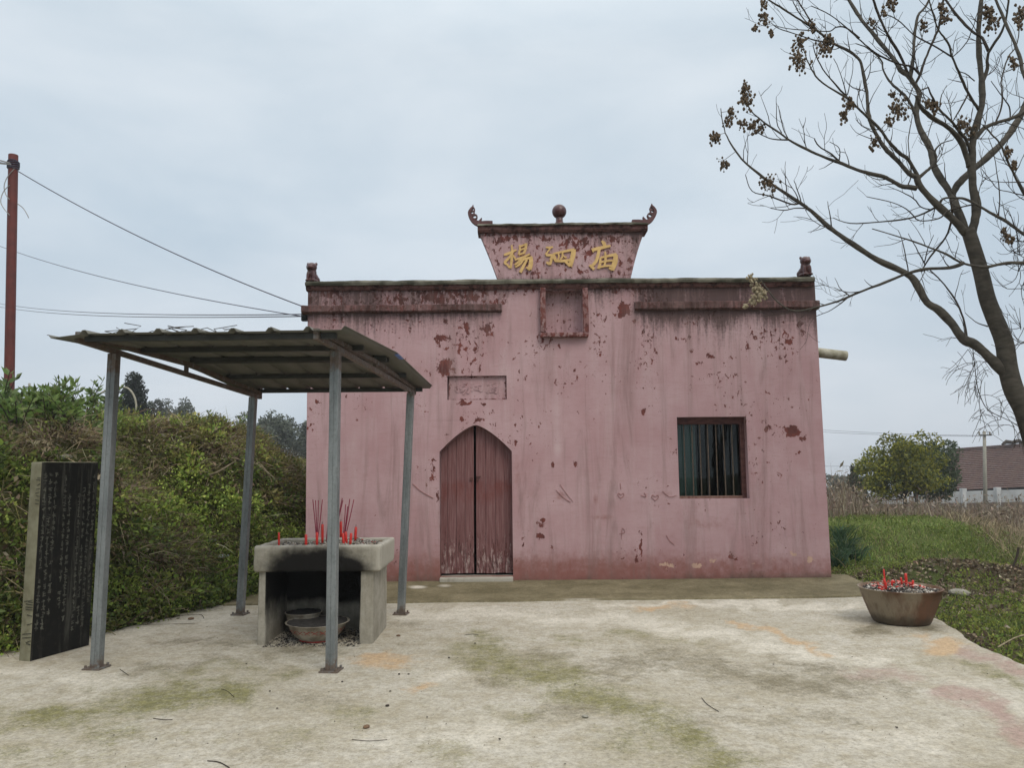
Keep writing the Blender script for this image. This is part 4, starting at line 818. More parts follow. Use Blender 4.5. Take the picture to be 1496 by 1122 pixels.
for (kf, kb, s_) in (('FL', 'BL', None), ('FR', 'BR', None)):
    f, b = tp[kf].copy(), tp[kb].copy(); d_ = b - f; d_ /= np.linalg.norm(d_)
    f0 = f - d_ * .42; b1 = b + d_ * .16; off = np.array([0, 0, .020])
    MB().bar(f0 + off, b1 + off, .042, .042).build('truss_chord', STEEL, canopy, bevel=0.003)
    # top rafter follows the kinked roof: level over the front half, falling over the rear half
    vdf = 0.5; mid_ = (f0 + b1) / 2; 
    sm = 0.30 if kf == 'FL' else .86
    ss = .13 if kf == 'FL' else .90
    pf = f0 + np.array([0, 0, .064]); pb = b1 + np.array([0, 0, .063]); pm = mid_ + np.array([0, 0, 0]); rz_ = roofp(ss, .5); pm[2] = rz_[2] - .068
    r1 = MB(); r1.bar(pf, pm, .042, .042); r1.build('rafter', STEEL, canopy, bevel=0.003); MB().bar(pm, pb, .0425, .0425).build('rafter', STEEL, canopy, bevel=0.003)
    MB().bar(mid_ + [0, 0, .02], pm, .034, .034, up=(0, 1, 0)).build('strut', STEEL, canopy, bevel=0.003)
a = roofp(.985, .5); b = roofp(.985, .56); MB().bar(a + [0, 0, .012], b + [0, 0, .012], .09, .006).build('ridge_flashing', BLUEF, canopy)

# ------------------------------------------------------------------ incense altar
aFL, aFR, aBR = G(376, 942), G(544, 942), G(567, 922); ax0, ax1 = aFL[0], aFR[0]; ay0 = 6.94; ay1 = ay0 + .74
ztb, ztt = PY(460, 834, ay0 - .04)[2], PY(460, 797, ay0 - .04)[2]
altar = thing('incense_altar', ((ax0 + ax1) / 2, (ay0 + ay1) / 2, 0), 'sooty grey concrete incense altar with an open hearth under its ash tray', 'altar')
def soot_attr(V, inside=False):
    x = (V[:, 0] - (ax0 + ax1) / 2) / ((ax1 - ax0) / 2); z = V[:, 2]
    fr = 1.2 * np.exp(-np.abs((x - .02) / .86) ** 3) * (.75 + .5 * fbm(x * 3, z * 9, 6)) * np.clip(.30 + (ztt + .02 - z) / (ztt - ztb), 0, 1.2) * (V[:, 1] < ay0 + .25)
    if inside: fr = np.clip(0.25 + 0.95 * sstep(.18, ztb, z) + .25 * (fbm(V[:, 0] * 4, z * 4, 3) - .5), 0, 1.2)
    lightb = np.clip((z - (ztt - .03)) / .03, 0, 1) + 0.4 * (V[:, 0] > ax1 + .02)
    return {'A1': np.stack([fr, lightb * .7, 0 * x], 1)}
def achunk(name, lo, hi, step=.025, r=.015, soot=None, disp=.008, seed=1):
    V, Q = gbox(lo, hi, step, r); n_ = (V - V.mean(0)); n_ /= np.linalg.norm(n_, axis=1, keepdims=True)
    V = V + n_ * (disp * (fbm(V[:, 0] * 9 + V[:, 1] * 5, V[:, 2] * 9 + V[:, 1] * 7, seed) - .5) * 2)[:, None]
    at = soot_attr(V); 
    if soot is not None: at['A1'][:, 0] = soot(V)
    return obj(name, V, Q, ALTAR, altar, attrs=at)
insd = lambda lo: (lambda V: np.where((V[:, 0] > ax0 + .10) & (V[:, 0] < ax1 - .10), np.clip(.12 + 1.0 * sstep(.10, .55, V[:, 2]), 0, 1.2), 0.25 * sstep(ztb - .15, ztb, V[:, 2])))
lw = .13
achunk('leg_slab', (ax0, ay0, -.03), (ax0 + lw * .58, ay1, ztb + .01), soot=lambda V: np.where(V[:, 0] > ax0 + lw * .5, .35 + .8 * sstep(.12, .6, V[:, 2]), .05 + .25 * sstep(ztb - .2, ztb, V[:, 2])), seed=2)
achunk('leg_slab', (ax1 - lw * .95, ay0, -.03), (ax1, ay1, ztb + .01), soot=lambda V: np.where(V[:, 0] < ax1 - lw * .85, .35 + .8 * sstep(.12, .6, V[:, 2]), .02 + .1 * sstep(ztb - .2, ztb, V[:, 2])), seed=3)
achunk('back_slab', (ax0 + lw * .5, ay1 - .1, -.03), (ax1 - lw * .8, ay1 - .005, ztb + .005), soot=lambda V: .42 + 1.0 * sstep(.2, .45, V[:, 2] + .1 * (fbm(V[:, 0] * 5, V[:, 2] * 5, 4) - .5)), seed=4)
# tray: bottom plus four rims
tx0, tx1 = PY(370, 815, ay0 - .04)[0], PY(556, 815, ay0 - .04)[0]; ty0, ty1 = ay0 - .045, ay1 + .04
achunk('tray_slab', (tx0 + .02, ty0 + .02, ztb), (tx1 - .02, ty1 - .02, ztb + .10), soot=lambda V: np.where(V[:, 2] < ztb + .05, 1.0, .2), seed=5)
achunk('tray_rim', (tx0, ty0, ztb - .012), (tx1, ty0 + .07, ztt), r=.022, disp=.012, seed=6)
achunk('tray_rim', (tx0 + .002, ty1 - .07, ztb), (tx1 - .002, ty1, ztt - .005), r=.02, seed=7)
achunk('tray_rim', (tx0 + .001, ty0 + .06, ztb - .01), (tx0 + .07, ty1 - .06, ztt - .004), r=.02, seed=8)
achunk('tray_rim', (tx1 - .07, ty0 + .06, ztb - .01), (tx1 - .001, ty1 - .06, ztt - .006), r=.02, disp=.012, seed=9)
def rubble(n, x0, x1, y0, y1, zf, smin, smax, cols, flat=.6):
    """small irregular chips -> V,Q,cols"""
    base = np.array([[1, 0, 0], [0, 1, 0], [-1, 0, 0], [0, -1, 0], [0, 0, 1], [0, 0, -1]], float); T = np.array([[0, 1, 4], [1, 2, 4], [2, 3, 4], [3, 0, 4], [1, 0, 5], [2, 1, 5], [3, 2, 5], [0, 3, 5]])
    P = np.stack([RNG.uniform(x0, x1, n), RNG.uniform(y0, y1, n), np.zeros(n)], 1); P[:, 2] = zf(P[:, 0], P[:, 1]); s = RNG.uniform(smin, smax, (n, 1, 1))
    an = RNG.uniform(0, 6.28, n); R_ = np.zeros((n, 3, 3)); R_[:, 0, 0] = np.cos(an); R_[:, 0, 1] = -np.sin(an); R_[:, 1, 0] = np.sin(an); R_[:, 1, 1] = np.cos(an); R_[:, 2, 2] = 1
    sh_ = base[None] * RNG.uniform(.5, 1.3, (n, 6, 1)) * np.stack([RNG.uniform(.6, 1.6, n), RNG.uniform(.5, 1.0, n), RNG.uniform(flat * .5, flat, n)], 1)[:, None, :]
    V = P[:, None, :] + s * np.einsum('nij,nkj->nki', R_, sh_); Q = (T[None] + 6 * np.arange(n)[:, None, None]).reshape(-1, 3)
    c_ = np.array(cols)[RNG.integers(0, len(cols), n)] * RNG.uniform(.7, 1.2, (n, 1)); return V.reshape(-1, 3), Q, np.repeat(c_, 6, 0)
CHIP = leaf_mat('chip_debris', 0.0, 0.95)
zash = lambda x, y: ztt - .055 + .045 * (fbm(x * 7, y * 7, 12) - .3) + .03 * np.exp(-((x - (tx1 - .35)) / .2) ** 2)
X, Yg = np.meshgrid(np.linspace(tx0 + .05, tx1 - .05, 40), np.linspace(ty0 + .05, ty1 - .05, 26)); I2 = np.arange(X.size).reshape(X.shape)
Q = np.stack([I2[:-1, :-1].ravel(), I2[:-1, 1:].ravel(), I2[1:, 1:].ravel(), I2[1:, :-1].ravel()], 1)
ashbed = obj('ash_bed', np.stack([X.ravel(), Yg.ravel(), zash(X, Yg).ravel()], 1), Q, ASHM, altar, smooth=True)
greys = [(.40, .37, .33), (.10, .09, .08), (.05, .045, .04), (.55, .52, .47), (.28, .22, .16)]
V, Q, c_ = rubble(900, tx0 + .07, tx1 - .07, ty0 + .07, ty1 - .07, lambda x, y: zash(x, y) + .006, .006, .02, greys); o = obj('ash_chips', V, Q, CHIP, altar, attrs={'Col': c_}); tag(o, kind='stuff')
V, Q, c_ = rubble(60, tx0 + .3, tx1 - .1, ty0 + .3, ty1 - .1, lambda x, y: zash(x, y) + .006, .005, .014, [(.55, .06, .05), (.4, .1, .08)]); o = obj('wax_crumbs', V, Q, CHIP, altar, attrs={'Col': c_}); tag(o, kind='stuff')
V, Q, c_ = rubble(1500, ax0 + .08, ax1 - .1, ay0 - .10, ay1 - .1, lambda x, y: .004 + 0 * x, .003, .014, [(.03, .028, .025), (.05, .045, .04), (.07, .06, .055), (.14, .13, .115), (.02, .02, .02), (.025, .023, .02)]); o = obj('hearth_ash', V, Q, CHIP, altar, attrs={'Col': c_}); tag(o, kind='stuff')

def candle(px, py0, py1, yd, label, group, lean=0, wpx=4.5, z0=None, top=True):
    b = PY(px, py0, yd); t = PY(px + lean, py1, yd); r_ = wpx / 2 * yd / F
    th = thing('candle', tuple(b), label, 'candle', group)
    b2 = b - np.array([0, 0, .035])
    MB().tube([b2, b, b + (t - b) * .6, t - (t - b) * .04, t], [r_ * .9, r_, r_ * 1.05, r_, r_ * .6], 9).build('wax_stick', WAX, th, smooth=True)
    if top: MB().tube([t, t + (t - b) / np.linalg.norm(t - b) * .022], .0022, 5).build('wick', BLACK, th)
    return th
AC = [(407.5, 792, 778, ay0 + .12, 0), (447, 793, 781, ay0 + .10, 0), (463, 791, 778, ay0 + .10, 0), (471, 786, 766, ay0 + .42, 0), (480, 788, 782, ay0 + .3, 2), (498, 778, 762, ay0 + .52, 0), (502, 791, 779, ay0 + .12, -1), (506, 790, 777, ay0 + .2, -1), (512, 790, 779, ay0 + .14, 1), (519, 783, 770, ay0 + .45, 1)]
for i, (px, a, b, yd, ln) in enumerate(AC): candle(px, a + 2, b, yd, 'thin red candle standing alone near the corner of the altar tray' if i == 0 else 'red candle with a burnt black wick in the ash of the concrete altar' if i in (3, 5, 9, 7) else 'short wickless red candle stub stuck in the ash of the concrete altar', 'candles in the altar ash', ln, 3.7 if i not in (0,) else 2.8, top=i in (3, 5, 9, 7))
def stick(px0, py0, px1, py1, yd):
    b, t = PY(px0, py0, yd), PY(px1, py1, yd); o = MB().tube([b - (t - b) * .08, b, (b + t) / 2 + [.002, 0, 0], t], [.0046, .0044, .0043, .004], 6).build('incense_stick', INCENSE, None, org=tuple(b))
    tag(o, 'thin purple-red incense stick standing in the ash of the concrete altar', 'incense stick', 'incense sticks in the altar ash')
for (a, b, c, d, e_) in [(462.5, 790, 457, 730, .25), (463, 790, 461, 731, .26), (463.5, 790, 465, 731, .28), (464, 790, 471, 730, .27), (478, 786, 480, 753, .4), (477, 787, 481, 740, .42), (490, 775, 500, 728, .5), (491, 772, 501, 731, .48), (501, 787, 505, 737, .3), (503, 787, 511, 729, .32), (504, 787, 517, 730, .33), (502, 787, 508, 740, .36)]: stick(a, b, c, d, ay0 + e_)
# enamel bowls in the hearth
def bowl(px, py_b, rpx, hpx, yd, label, foot):
    b = PY(px, 920, yd); k = yd / F; r_ = rpx * k; h = hpx * k; th = thing('enamel_bowl', (b[0], yd, 0.004), label, 'bowl')
    pr_ = [(r_ * .52, 0), (r_ * .56, h * .06), (r_ * .74, h * .28), (r_ * .88, h * .62), (r_ * .95, h * .93), (r_ * 1.04, h * .98), (r_ * 1.04, h), (r_ * .93, h * .97), (r_ * .90, h * .80)]
    MB().lathe((b[0], yd, .004), pr_, 40).build('bowl_body', ENAMEL, th, smooth=True)
    MB().lathe((b[0], yd, .0), [(r_ * .57, .002), (r_ * .58, .014), (r_ * .54, .016)], 40).build('foot_ring', ENRED if foot else ENAMEL, th, smooth=True)
    n = 40; V = [(b[0], yd, h * 1.0)] + [(b[0] + r_ * .985 * math.cos(2 * math.pi * i / n), yd + r_ * .985 * math.sin(2 * math.pi * i / n), h * (1.0 + .03 * random.random())) for i in range(n)]
    obj('burnt_ash', V, [(0, 1 + i, 1 + (i + 1) % n) for i in range(n)], DARKASH, th)
    mb_ = MB(); nn = 22
    def on(a, t): rr = np.interp(t, [.28, .62, .93], [r_ * .74, r_ * .88, r_ * .95]) + .0018; return (b[0] + rr * math.cos(a), yd + rr * math.sin(a), .004 + h * t)
    for i in range(nn):
        a = 2 * math.pi * i / nn; w_ = .11
        for (p, q) in ((-1, 1), (1, -1)):
            mb_.add([on(a + p * w_ - .03, .50), on(a + p * w_ + .03, .50), on(a, .58), on(a + q * w_ + .03, .70) if False else on(a + q * w_ * .2, .62)], [(0, 1, 2, 3)])
            mb_.add([on(a + p * w_ - .03, .70), on(a + p * w_ + .03, .70), on(a, .62), on(a, .57)], [(0, 1, 2, 3)])
    mb_.build('painted_band', ENRED, th)
    return b, r_, h
bowl(464, 938, 43, 25, ay0 + .20, 'wide white enamel bowl with red pattern and black ash in the altar hearth', True)
bowl(443, 928, 25, 30, ay0 + .45, 'smaller deep enamel bowl of burnt sticks behind the wide bowl', False)

# ------------------------------------------------------------------ stele
sA, sB, sA2 = G(43, 967), G(130, 943), G(23, 967)
fd = sB - sA; L_ = np.linalg.norm(fd); fd /= L_; nn_ = np.array([fd[1], -fd[0], 0]); sth = .115; sh_ = PY(50, 675, sA[1])[2]
stele = thing('stone_stele', tuple((sA + sB) / 2), 'upright stone stele with a black face of small chiselled characters beside the canopy', 'stele')
V, Q = gbox((0, -sth, -.03), (L_, 0, sh_), .04, .008)
V[:, 2] += np.where(V[:, 2] > sh_ - .05, .006 * (fbm(V[:, 0] * 12, V[:, 1] * 12, 4) - .5) * 2, 0)
to = lambda v: sA[None] * [1, 1, 0] + v[:, :1] * fd[None] + v[:, 1:2] * nn_[None] + v[:, 2:3] * np.array([[0, 0, 1.0]])
slab = obj('slab', to(V), Q, STONE, stele)
X, Z = np.meshgrid(np.linspace(.004, L_ - .004, 20), np.linspace(-.0, sh_ - .004, 40)); I2 = np.arange(X.size).reshape(X.shape); Q = np.stack([I2[:-1, :-1].ravel(), I2[:-1, 1:].ravel(), I2[1:, 1:].ravel(), I2[1:, :-1].ravel()], 1)
obj('black_face', to(np.stack([X.ravel(), np.full(X.size, .002), Z.ravel()], 1)), Q, STELEF, slab)
GV = []; GF = []
for ci in range(11):
    xc = .045 + ci * (L_ - .085) / 10; n0 = 1 if ci % 3 else 2; rows = [23, 23, 21, 10, 20, 19, 8, 22, 21, 22, 20][ci]; st0 = [.12, .12, .11, .7, .13, .30, .16, .30, .25, .22, .14][ci]
    if ci in (3, 6): continue
    for ri in range(rows):
        zc_ = sh_ - st0 - ri * .058
        if zc_ < .13 or random.random() < .05: continue
        for s_ in range(random.randint(4, 6)):
            hor = random.random() < .5; a = random.uniform(-.016, .016); b = random.uniform(-.02, .02)
            w_, h_ = (random.uniform(.02, .034), .0085) if hor else (.007, random.uniform(.02, .036)); sl_ = random.uniform(-.006, .006); bb = len(GV)
            GV += [(xc + a * .4 - w_ / 2, .0030, zc_ + b - h_ / 2 - sl_), (xc + a * .4 + w_ / 2, .0030, zc_ + b - h_ / 2 + sl_), (xc + a * .4 + w_ / 2, .0030, zc_ + b + h_ / 2 + sl_), (xc + a * .4 - w_ / 2, .0030, zc_ + b + h_ / 2 - sl_)]; GF.append((bb, bb + 1, bb + 2, bb + 3))
GV = np.array(GV); GV[:, 1] += np.repeat(RNG.uniform(0, .0022, len(GF)), 4)
o = obj('inscription', to(GV), np.array(GF), GLYPH, slab); tag(o, kind='stuff')
mb_ = MB()
for zz in [1.28, 1.31, 1.345, 1.38, 1.41, 1.45, 1.48, 1.50, .49, .47, .45, .43, .41, .30, .22, .19, .16, .13, .36]:
    a = to(np.array([[-.0015, 0, zz + .004], [-.0015, -random.uniform(.03, .10 if zz < .5 else .045), zz + random.uniform(-.012, .012)]])); mb_.bar(a[0], a[1], .005, .004)
tag(mb_.build('saw_marks', BLACK, slab), kind='stuff')

# ------------------------------------------------------------------ metal basin at the right edge
bb_ = G(1317, 916); by = bb_[1] + .24; bx = PY(1317, 900, by)[0]; kb = by / F; rb, rt_, hb_ = 38 * kb, 55.5 * kb, .335
basin = thing('metal_basin', (bx, by, 0.0), 'rusty round metal basin of ash and red candle stubs at the yard edge', 'basin')
wobf = lambda th, i: .012 * math.sin(2 * th + .4) + .008 * math.sin(5 * th + i)
MB().lathe((bx, by, 0.003), [(rb * .96, 0), (rb, .012), (rb + (rt_ - rb) * .35, hb_ * .33), (rb + (rt_ - rb) * .7, hb_ * .68), (rt_ * .985, hb_ * .97), (rt_ * 1.005, hb_ * .985), (rt_ * 1.005, hb_), (rt_ * .97, hb_), (rt_ * .94, hb_ * .86)], 48, wobf).build('basin_wall', BASIN, basin, smooth=True)
n = 48; V = [(bx, by, hb_ * .97)]; Fq = []
for j, rr in enumerate((.35, .65, .95)):
    for i in range(n): V.append((bx + rt_ * rr * math.cos(2 * math.pi * i / n), by + rt_ * rr * math.sin(2 * math.pi * i / n), hb_ * (.98 - .09 * rr) + .02 * (random.random() - .5)))
Fq = [(0, 1 + i, 1 + (i + 1) % n) for i in range(n)]
for j in range(2):
    for i in range(n): Fq.append((1 + j * n + i, 1 + (j + 1) * n + i, 1 + (j + 1) * n + (i + 1) % n, 1 + j * n + (i + 1) % n))
obj('ash_fill', V, Fq, DARKASH, basin)
zr_ = lambda x, y: hb_ * (1.0 - .09 * np.hypot(x - bx, y - by) / rt_) + .012
def disc(V, Q, c_, k=6):
    ctr = V.reshape(-1, k, 3).mean(1); ok = np.hypot(ctr[:, 0] - bx, ctr[:, 1] - by) < rt_ * .86; idx = np.repeat(ok, k); nf = Q.shape[0] // len(ok); Q = Q.reshape(len(ok), nf, 3)[ok]; rm = -np.ones(len(V), int); rm[idx] = np.arange(idx.sum()); return V[idx], rm[Q.reshape(-1, 3)], c_[idx]
V, Q, c_ = disc(*rubble(1100, bx - rt_, bx + rt_, by - rt_, by + rt_, zr_, .008, .026, greys + [(.07, .06, .05), (.06, .05, .045)])); o = obj('ash_chips', V, Q, CHIP, basin, attrs={'Col': c_}); tag(o, kind='stuff')
V, Q, c_ = disc(*rubble(150, bx - rt_ * .65, bx + rt_ * .5, by - rt_ * .5, by + rt_ * .5, lambda x, y: zr_(x, y) + .014 + .03 * np.exp(-((x - bx) / .15) ** 2), .006, .024, [(.6, .05, .04), (.65, .25, .22), (.7, .45, .4), (.5, .04, .03)])); o = obj('wax_crumbs', V, Q, CHIP, basin, attrs={'Col': c_}); tag(o, kind='stuff')
for (px, a, b, ln, wpx) in [(1293, 853, 832, -2, 2.2), (1294, 856, 846, -3, 3.5), (1324, 852, 838, -1, 3.5), (1317, 850, 844, -1, 2.6), (1333, 854, 848, 1, 3.2), (1330, 860, 852, 1, 4.2), (1303, 854, 848, 1, 3)]:
    candle(px, a, b, by - .05 + random.uniform(-.08, .08), 'red candle stub poking out of the ash in the metal basin', 'candles in the basin ash', ln, wpx, top=False)
# ------------------------------------------------------------------ poles and wires
def sag(a, b, s_, n=24): a = np.array(a); b = np.array(b); return [a + (b - a) * t - np.array([0, 0, s_ * 4 * t * (1 - t)]) for t in np.linspace(0, 1, n)]
def wire(label, a, b, s_, r_, mat=WIRE, group=None):
    o = MB().tube(sag(a, b, s_), r_, 5).build('overhead_wire', mat, None, org=tuple(a)); tag(o, label, 'wire', group); return o
PYL = 12.5
pb_ = PY(17, 600, PYL); pb_[2] = float(zt(pb_[0], pb_[1])) - .2; pt_ = PY(19.5, 226, PYL)
rp_ = thing('red_pole', tuple(pb_), 'tall dark red metal pole on the bank with wires tied near its top', 'pole')
r_ = 6.7 * PYL / F; MB().tube([pb_, (pb_ + pt_) / 2, pt_ - [0, 0, .004], pt_], [r_ * 1.05, r_, r_ * .98, r_ * .9], 20).build('shaft', POLER, rp_, smooth=False)
mb_ = MB(); tw = PY(19.5, 241, PYL)
for i in range(5): mb_.tube([tw + [(r_ + .012) * math.cos(a), (r_ + .012) * math.sin(a), i * .03 - .06 + .012 * math.sin(a * 2 + i)] for a in np.linspace(0, 6.3, 18)], .010, 5)
mb_.build('wire_lashing', WIRE, rp_)
def loosew(pts, dy=-.09, r__=.007): P = catmull([PY(*p, PYL + dy) for p in pts], 6); MB().tube(P, r__, 5).build('loose_wire', WHITEW, rp_)
loosew([(21, 246), (11, 258), (6, 272), (9, 285), (14, 291)]); loosew([(14, 270), (5, 280), (1, 294), (6, 305), (14, 314)]); loosew([(25, 297), (33, 303), (38, 310), (42, 318)], -.05)
loosew([(15, 238), (8, 236), (0, 234)], -.09, .012); loosew([(16, 240), (7, 239), (-4, 238)], -.09, .012)
wire('dark wire strung from the red pole down to the temple ledge', PY(25, 249, PYL - .05), wp(446, 449, .05), .13, .008)
wire('dark wire running from the red pole away from the temple', PY(14, 239, PYL), PY(-90, 214, PYL + 3), .05, .011)
br_ = wp(447, 463, .1)
wire('thin pale wire from beyond the bank to the bracket under the temple ledge', br_, PY(-60, 335, 22), .25, .007, WIRE)
wire('upper of two level wires crossing behind the red pole', wp(447, 459, .12), PY(-60, 429, 40), .35, .008, WIRE)
wire('lower of two level wires crossing behind the red pole', wp(447, 462, .14), PY(-60, 434, 40), .35, .008, WIRE)
def util_pole(px, pyb, pyt, Y, label, arm=True, wpx=4):
    b, t = PY(px, pyb, Y), PY(px, pyt, Y); b[2] = min(b[2], float(zt(b[0], b[1]))) - .3; r_ = wpx / 2 * Y / F
    th = thing('utility_pole', tuple(b), label, 'utility pole'); MB().tube([b, t], [r_ * 1.25, r_ * .8], 12).build('shaft', CONCP, th, smooth=True)
    if arm:
        c = t - [0, 0, (t[2] - b[2]) * .0 + 6 * Y / F]; L_ = 8.5 * Y / F; MB().bar(c - [L_, .1, 0], c + [L_, -.1, 0], 1.6 * Y / F, 1.6 * Y / F).build('cross_arm', PURLIN, th)
        for s_ in (-.9, .9): MB().lathe(c + np.array([L_ * s_, 0, 0]), [(.02, 0), (.05, .04), (.03, .09), (.05, .13), (.02, .18)], 8).build('insulator', CONCP, th)
    return th, t
_, ptA = util_pole(1438, 745, 630, 36, 'leaning concrete utility pole with a cross-arm in front of the barn roof', True, 5.0)
_, ptB = util_pole(1365, 740, 652, 44, 'thin concrete utility pole beside the yellow-leaved tree', False, 3.2)
_, ptC = util_pole(43, 600, 560, 60, 'distant utility pole top with cross-arm showing above the bank plants', True, 4)
for (ya, yb, nm) in ((626, 636.5, 'upper'), (629.5, 637.5, 'lower')): wire(nm + ' of two far wires from the leaning concrete pole towards the temple', PY(1437, yb, 36), PY(1150, ya - 1.5, 52), .1, .009)
wire('single far wire passing low behind the temple corner', PY(1263, 681, 45), PY(1150, 679.5, 60), .05, .009)

# ------------------------------------------------------------------ foliage helpers
def unit(v): return v / (np.linalg.norm(v, axis=1, keepdims=True) + 1e-9)
def leafset(P, D, L, W, C, fold=.25):
    """diamond leaves: base P, axis D -> V,Q,col"""
    n = len(P); D = unit(D); S = unit(np.cross(D, RNG.normal(size=(n, 3)))); N_ = np.cross(S, D); L = np.broadcast_to(L, (n,))[:, None]; W = np.broadcast_to(W, (n,))[:, None]
    V = np.stack([P, P + D * L * .45 + S * W * .5 + N_ * W * fold, P + D * L, P + D * L * .45 - S * W * .5 + N_ * W * fold], 1).reshape(-1, 3)
    Q = np.arange(4 * n).reshape(n, 4); return V, Q, np.repeat(C, 4, 0)
def bladeset(P, D, L, W, C, droop=.5):
    n = len(P); D = unit(D); S = unit(np.cross(D, RNG.normal(size=(n, 3)))); L = np.broadcast_to(L, (n,))[:, None]; W = np.broadcast_to(W, (n,))[:, None]
    H_ = unit(D * [1, 1, 0] + RNG.normal(size=(n, 3)) * [.3, .3, 0]); dr = RNG.uniform(.2, 1, (n, 1)) * droop
    p1 = P + D * L * .5 + H_ * L * .06 * dr; p2 = P + D * L * (1 - .25 * dr) + H_ * L * .40 * dr - np.array([0, 0, 1]) * L * .22 * dr
    V = np.stack([P - S * W / 2, P + S * W / 2, p1 + S * W * .4, p1 - S * W * .4, p2 + S * W * .08, p2 - S * W * .08], 1).reshape(-1, 3)
    b = 6 * np.arange(n)[:, None]; Q = np.concatenate([b + [0, 1, 2, 3], b + [3, 2, 4, 5]], 0); return V, Q, np.repeat(C, 6, 0)
def join(*S):
    V = []; Q = []; C = []; b = 0
    for (v, q, c) in S: V.append(v); Q.append(q + b); C.append(c); b += len(v)
    return np.concatenate(V), np.concatenate(Q), np.concatenate(C)
def pal(n, cols, wts=None, jit=.25): c = np.array(cols)[RNG.choice(len(cols), n, p=wts)]; return c * RNG.uniform(1 - jit, 1 + jit, (n, 1)) * RNG.uniform(.92, 1.08, (n, 3))
def tnorm(x, y): e = .08; return unit(np.stack([-(zt(x + e, y) - zt(x - e, y)) / (2 * e), -(zt(x, y + e) - zt(x, y - e)) / (2 * e), np.ones(len(x))], 1))
GREENS = [(.19, .25, .050), (.14, .195, .040), (.23, .29, .068), (.10, .145, .034), (.27, .30, .080)]
DARKG = [(.060, .090, .028), (.080, .115, .036), (.10, .13, .044)]
BROWNS = [(.20, .15, .095), (.28, .225, .15), (.135, .10, .064), (.36, .30, .21), (.095, .07, .048)]
OLIVE = [(.17, .16, .055), (.13, .125, .042), (.22, .195, .080)]

# bank cover ---------------------------------------------------------------
def bank_points(n, smin=-.05, smax=5.0, y0=3.6, y1=18):
    y = RNG.uniform(y0, y1, n); s = smin + (smax - smin) * RNG.uniform(0, 1, n) ** 1.4; x = np.interp(y, TOE_Y, TOE_X) - s; return x, y, s
x, y, s = bank_points(150000); px, py = proj(np.stack([x, y, zt(x, y)], 1)); vis = (px > -480) & (px < 460); x, y, s, px, py = x[vis], y[vis], s[vis], px[vis], py[vis]
zb = zt(x, y); N_ = tnorm(x, y); cl = fbm(x * 2.2, y * 2.2 + zb * 2.2, 71); gl = fbm(x * .7 + 9, y * .7 + zb * .9, 77)
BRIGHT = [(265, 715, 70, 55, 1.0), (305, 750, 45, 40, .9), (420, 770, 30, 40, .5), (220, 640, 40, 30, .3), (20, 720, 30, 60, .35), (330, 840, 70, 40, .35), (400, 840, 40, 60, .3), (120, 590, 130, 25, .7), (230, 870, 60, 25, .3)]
BROWNM = [(90, 655, 70, 26, 1.0), (200, 700, 40, 60, .75), (240, 640, 25, 50, .55), (250, 810, 40, 50, .65), (330, 660, 60, 40, .55), (300, 790, 30, 30, .5), (420, 690, 30, 40, .5), (180, 840, 40, 60, .4), (20, 860, 30, 60, .5)]
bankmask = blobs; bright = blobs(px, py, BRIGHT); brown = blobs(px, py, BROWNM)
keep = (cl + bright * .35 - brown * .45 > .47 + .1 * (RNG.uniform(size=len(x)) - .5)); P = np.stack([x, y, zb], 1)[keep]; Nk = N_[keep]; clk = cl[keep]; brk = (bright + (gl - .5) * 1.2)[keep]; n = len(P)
off = RNG.uniform(0, 1, (n, 1)) ** 1.3 * .17 * np.clip((clk - .35) * 4, .3, 1.3)[:, None]; P = P + Nk * off + [[0, 0, .02]]
D = Nk * .5 + RNG.normal(size=(n, 3)) * .75 + [[.25, -.35, .25]]
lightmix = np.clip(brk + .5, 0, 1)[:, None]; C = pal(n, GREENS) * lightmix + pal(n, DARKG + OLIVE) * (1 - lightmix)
S1 = leafset(P, D, RNG.uniform(.03, .085, n), RNG.uniform(.02, .05, n), C)
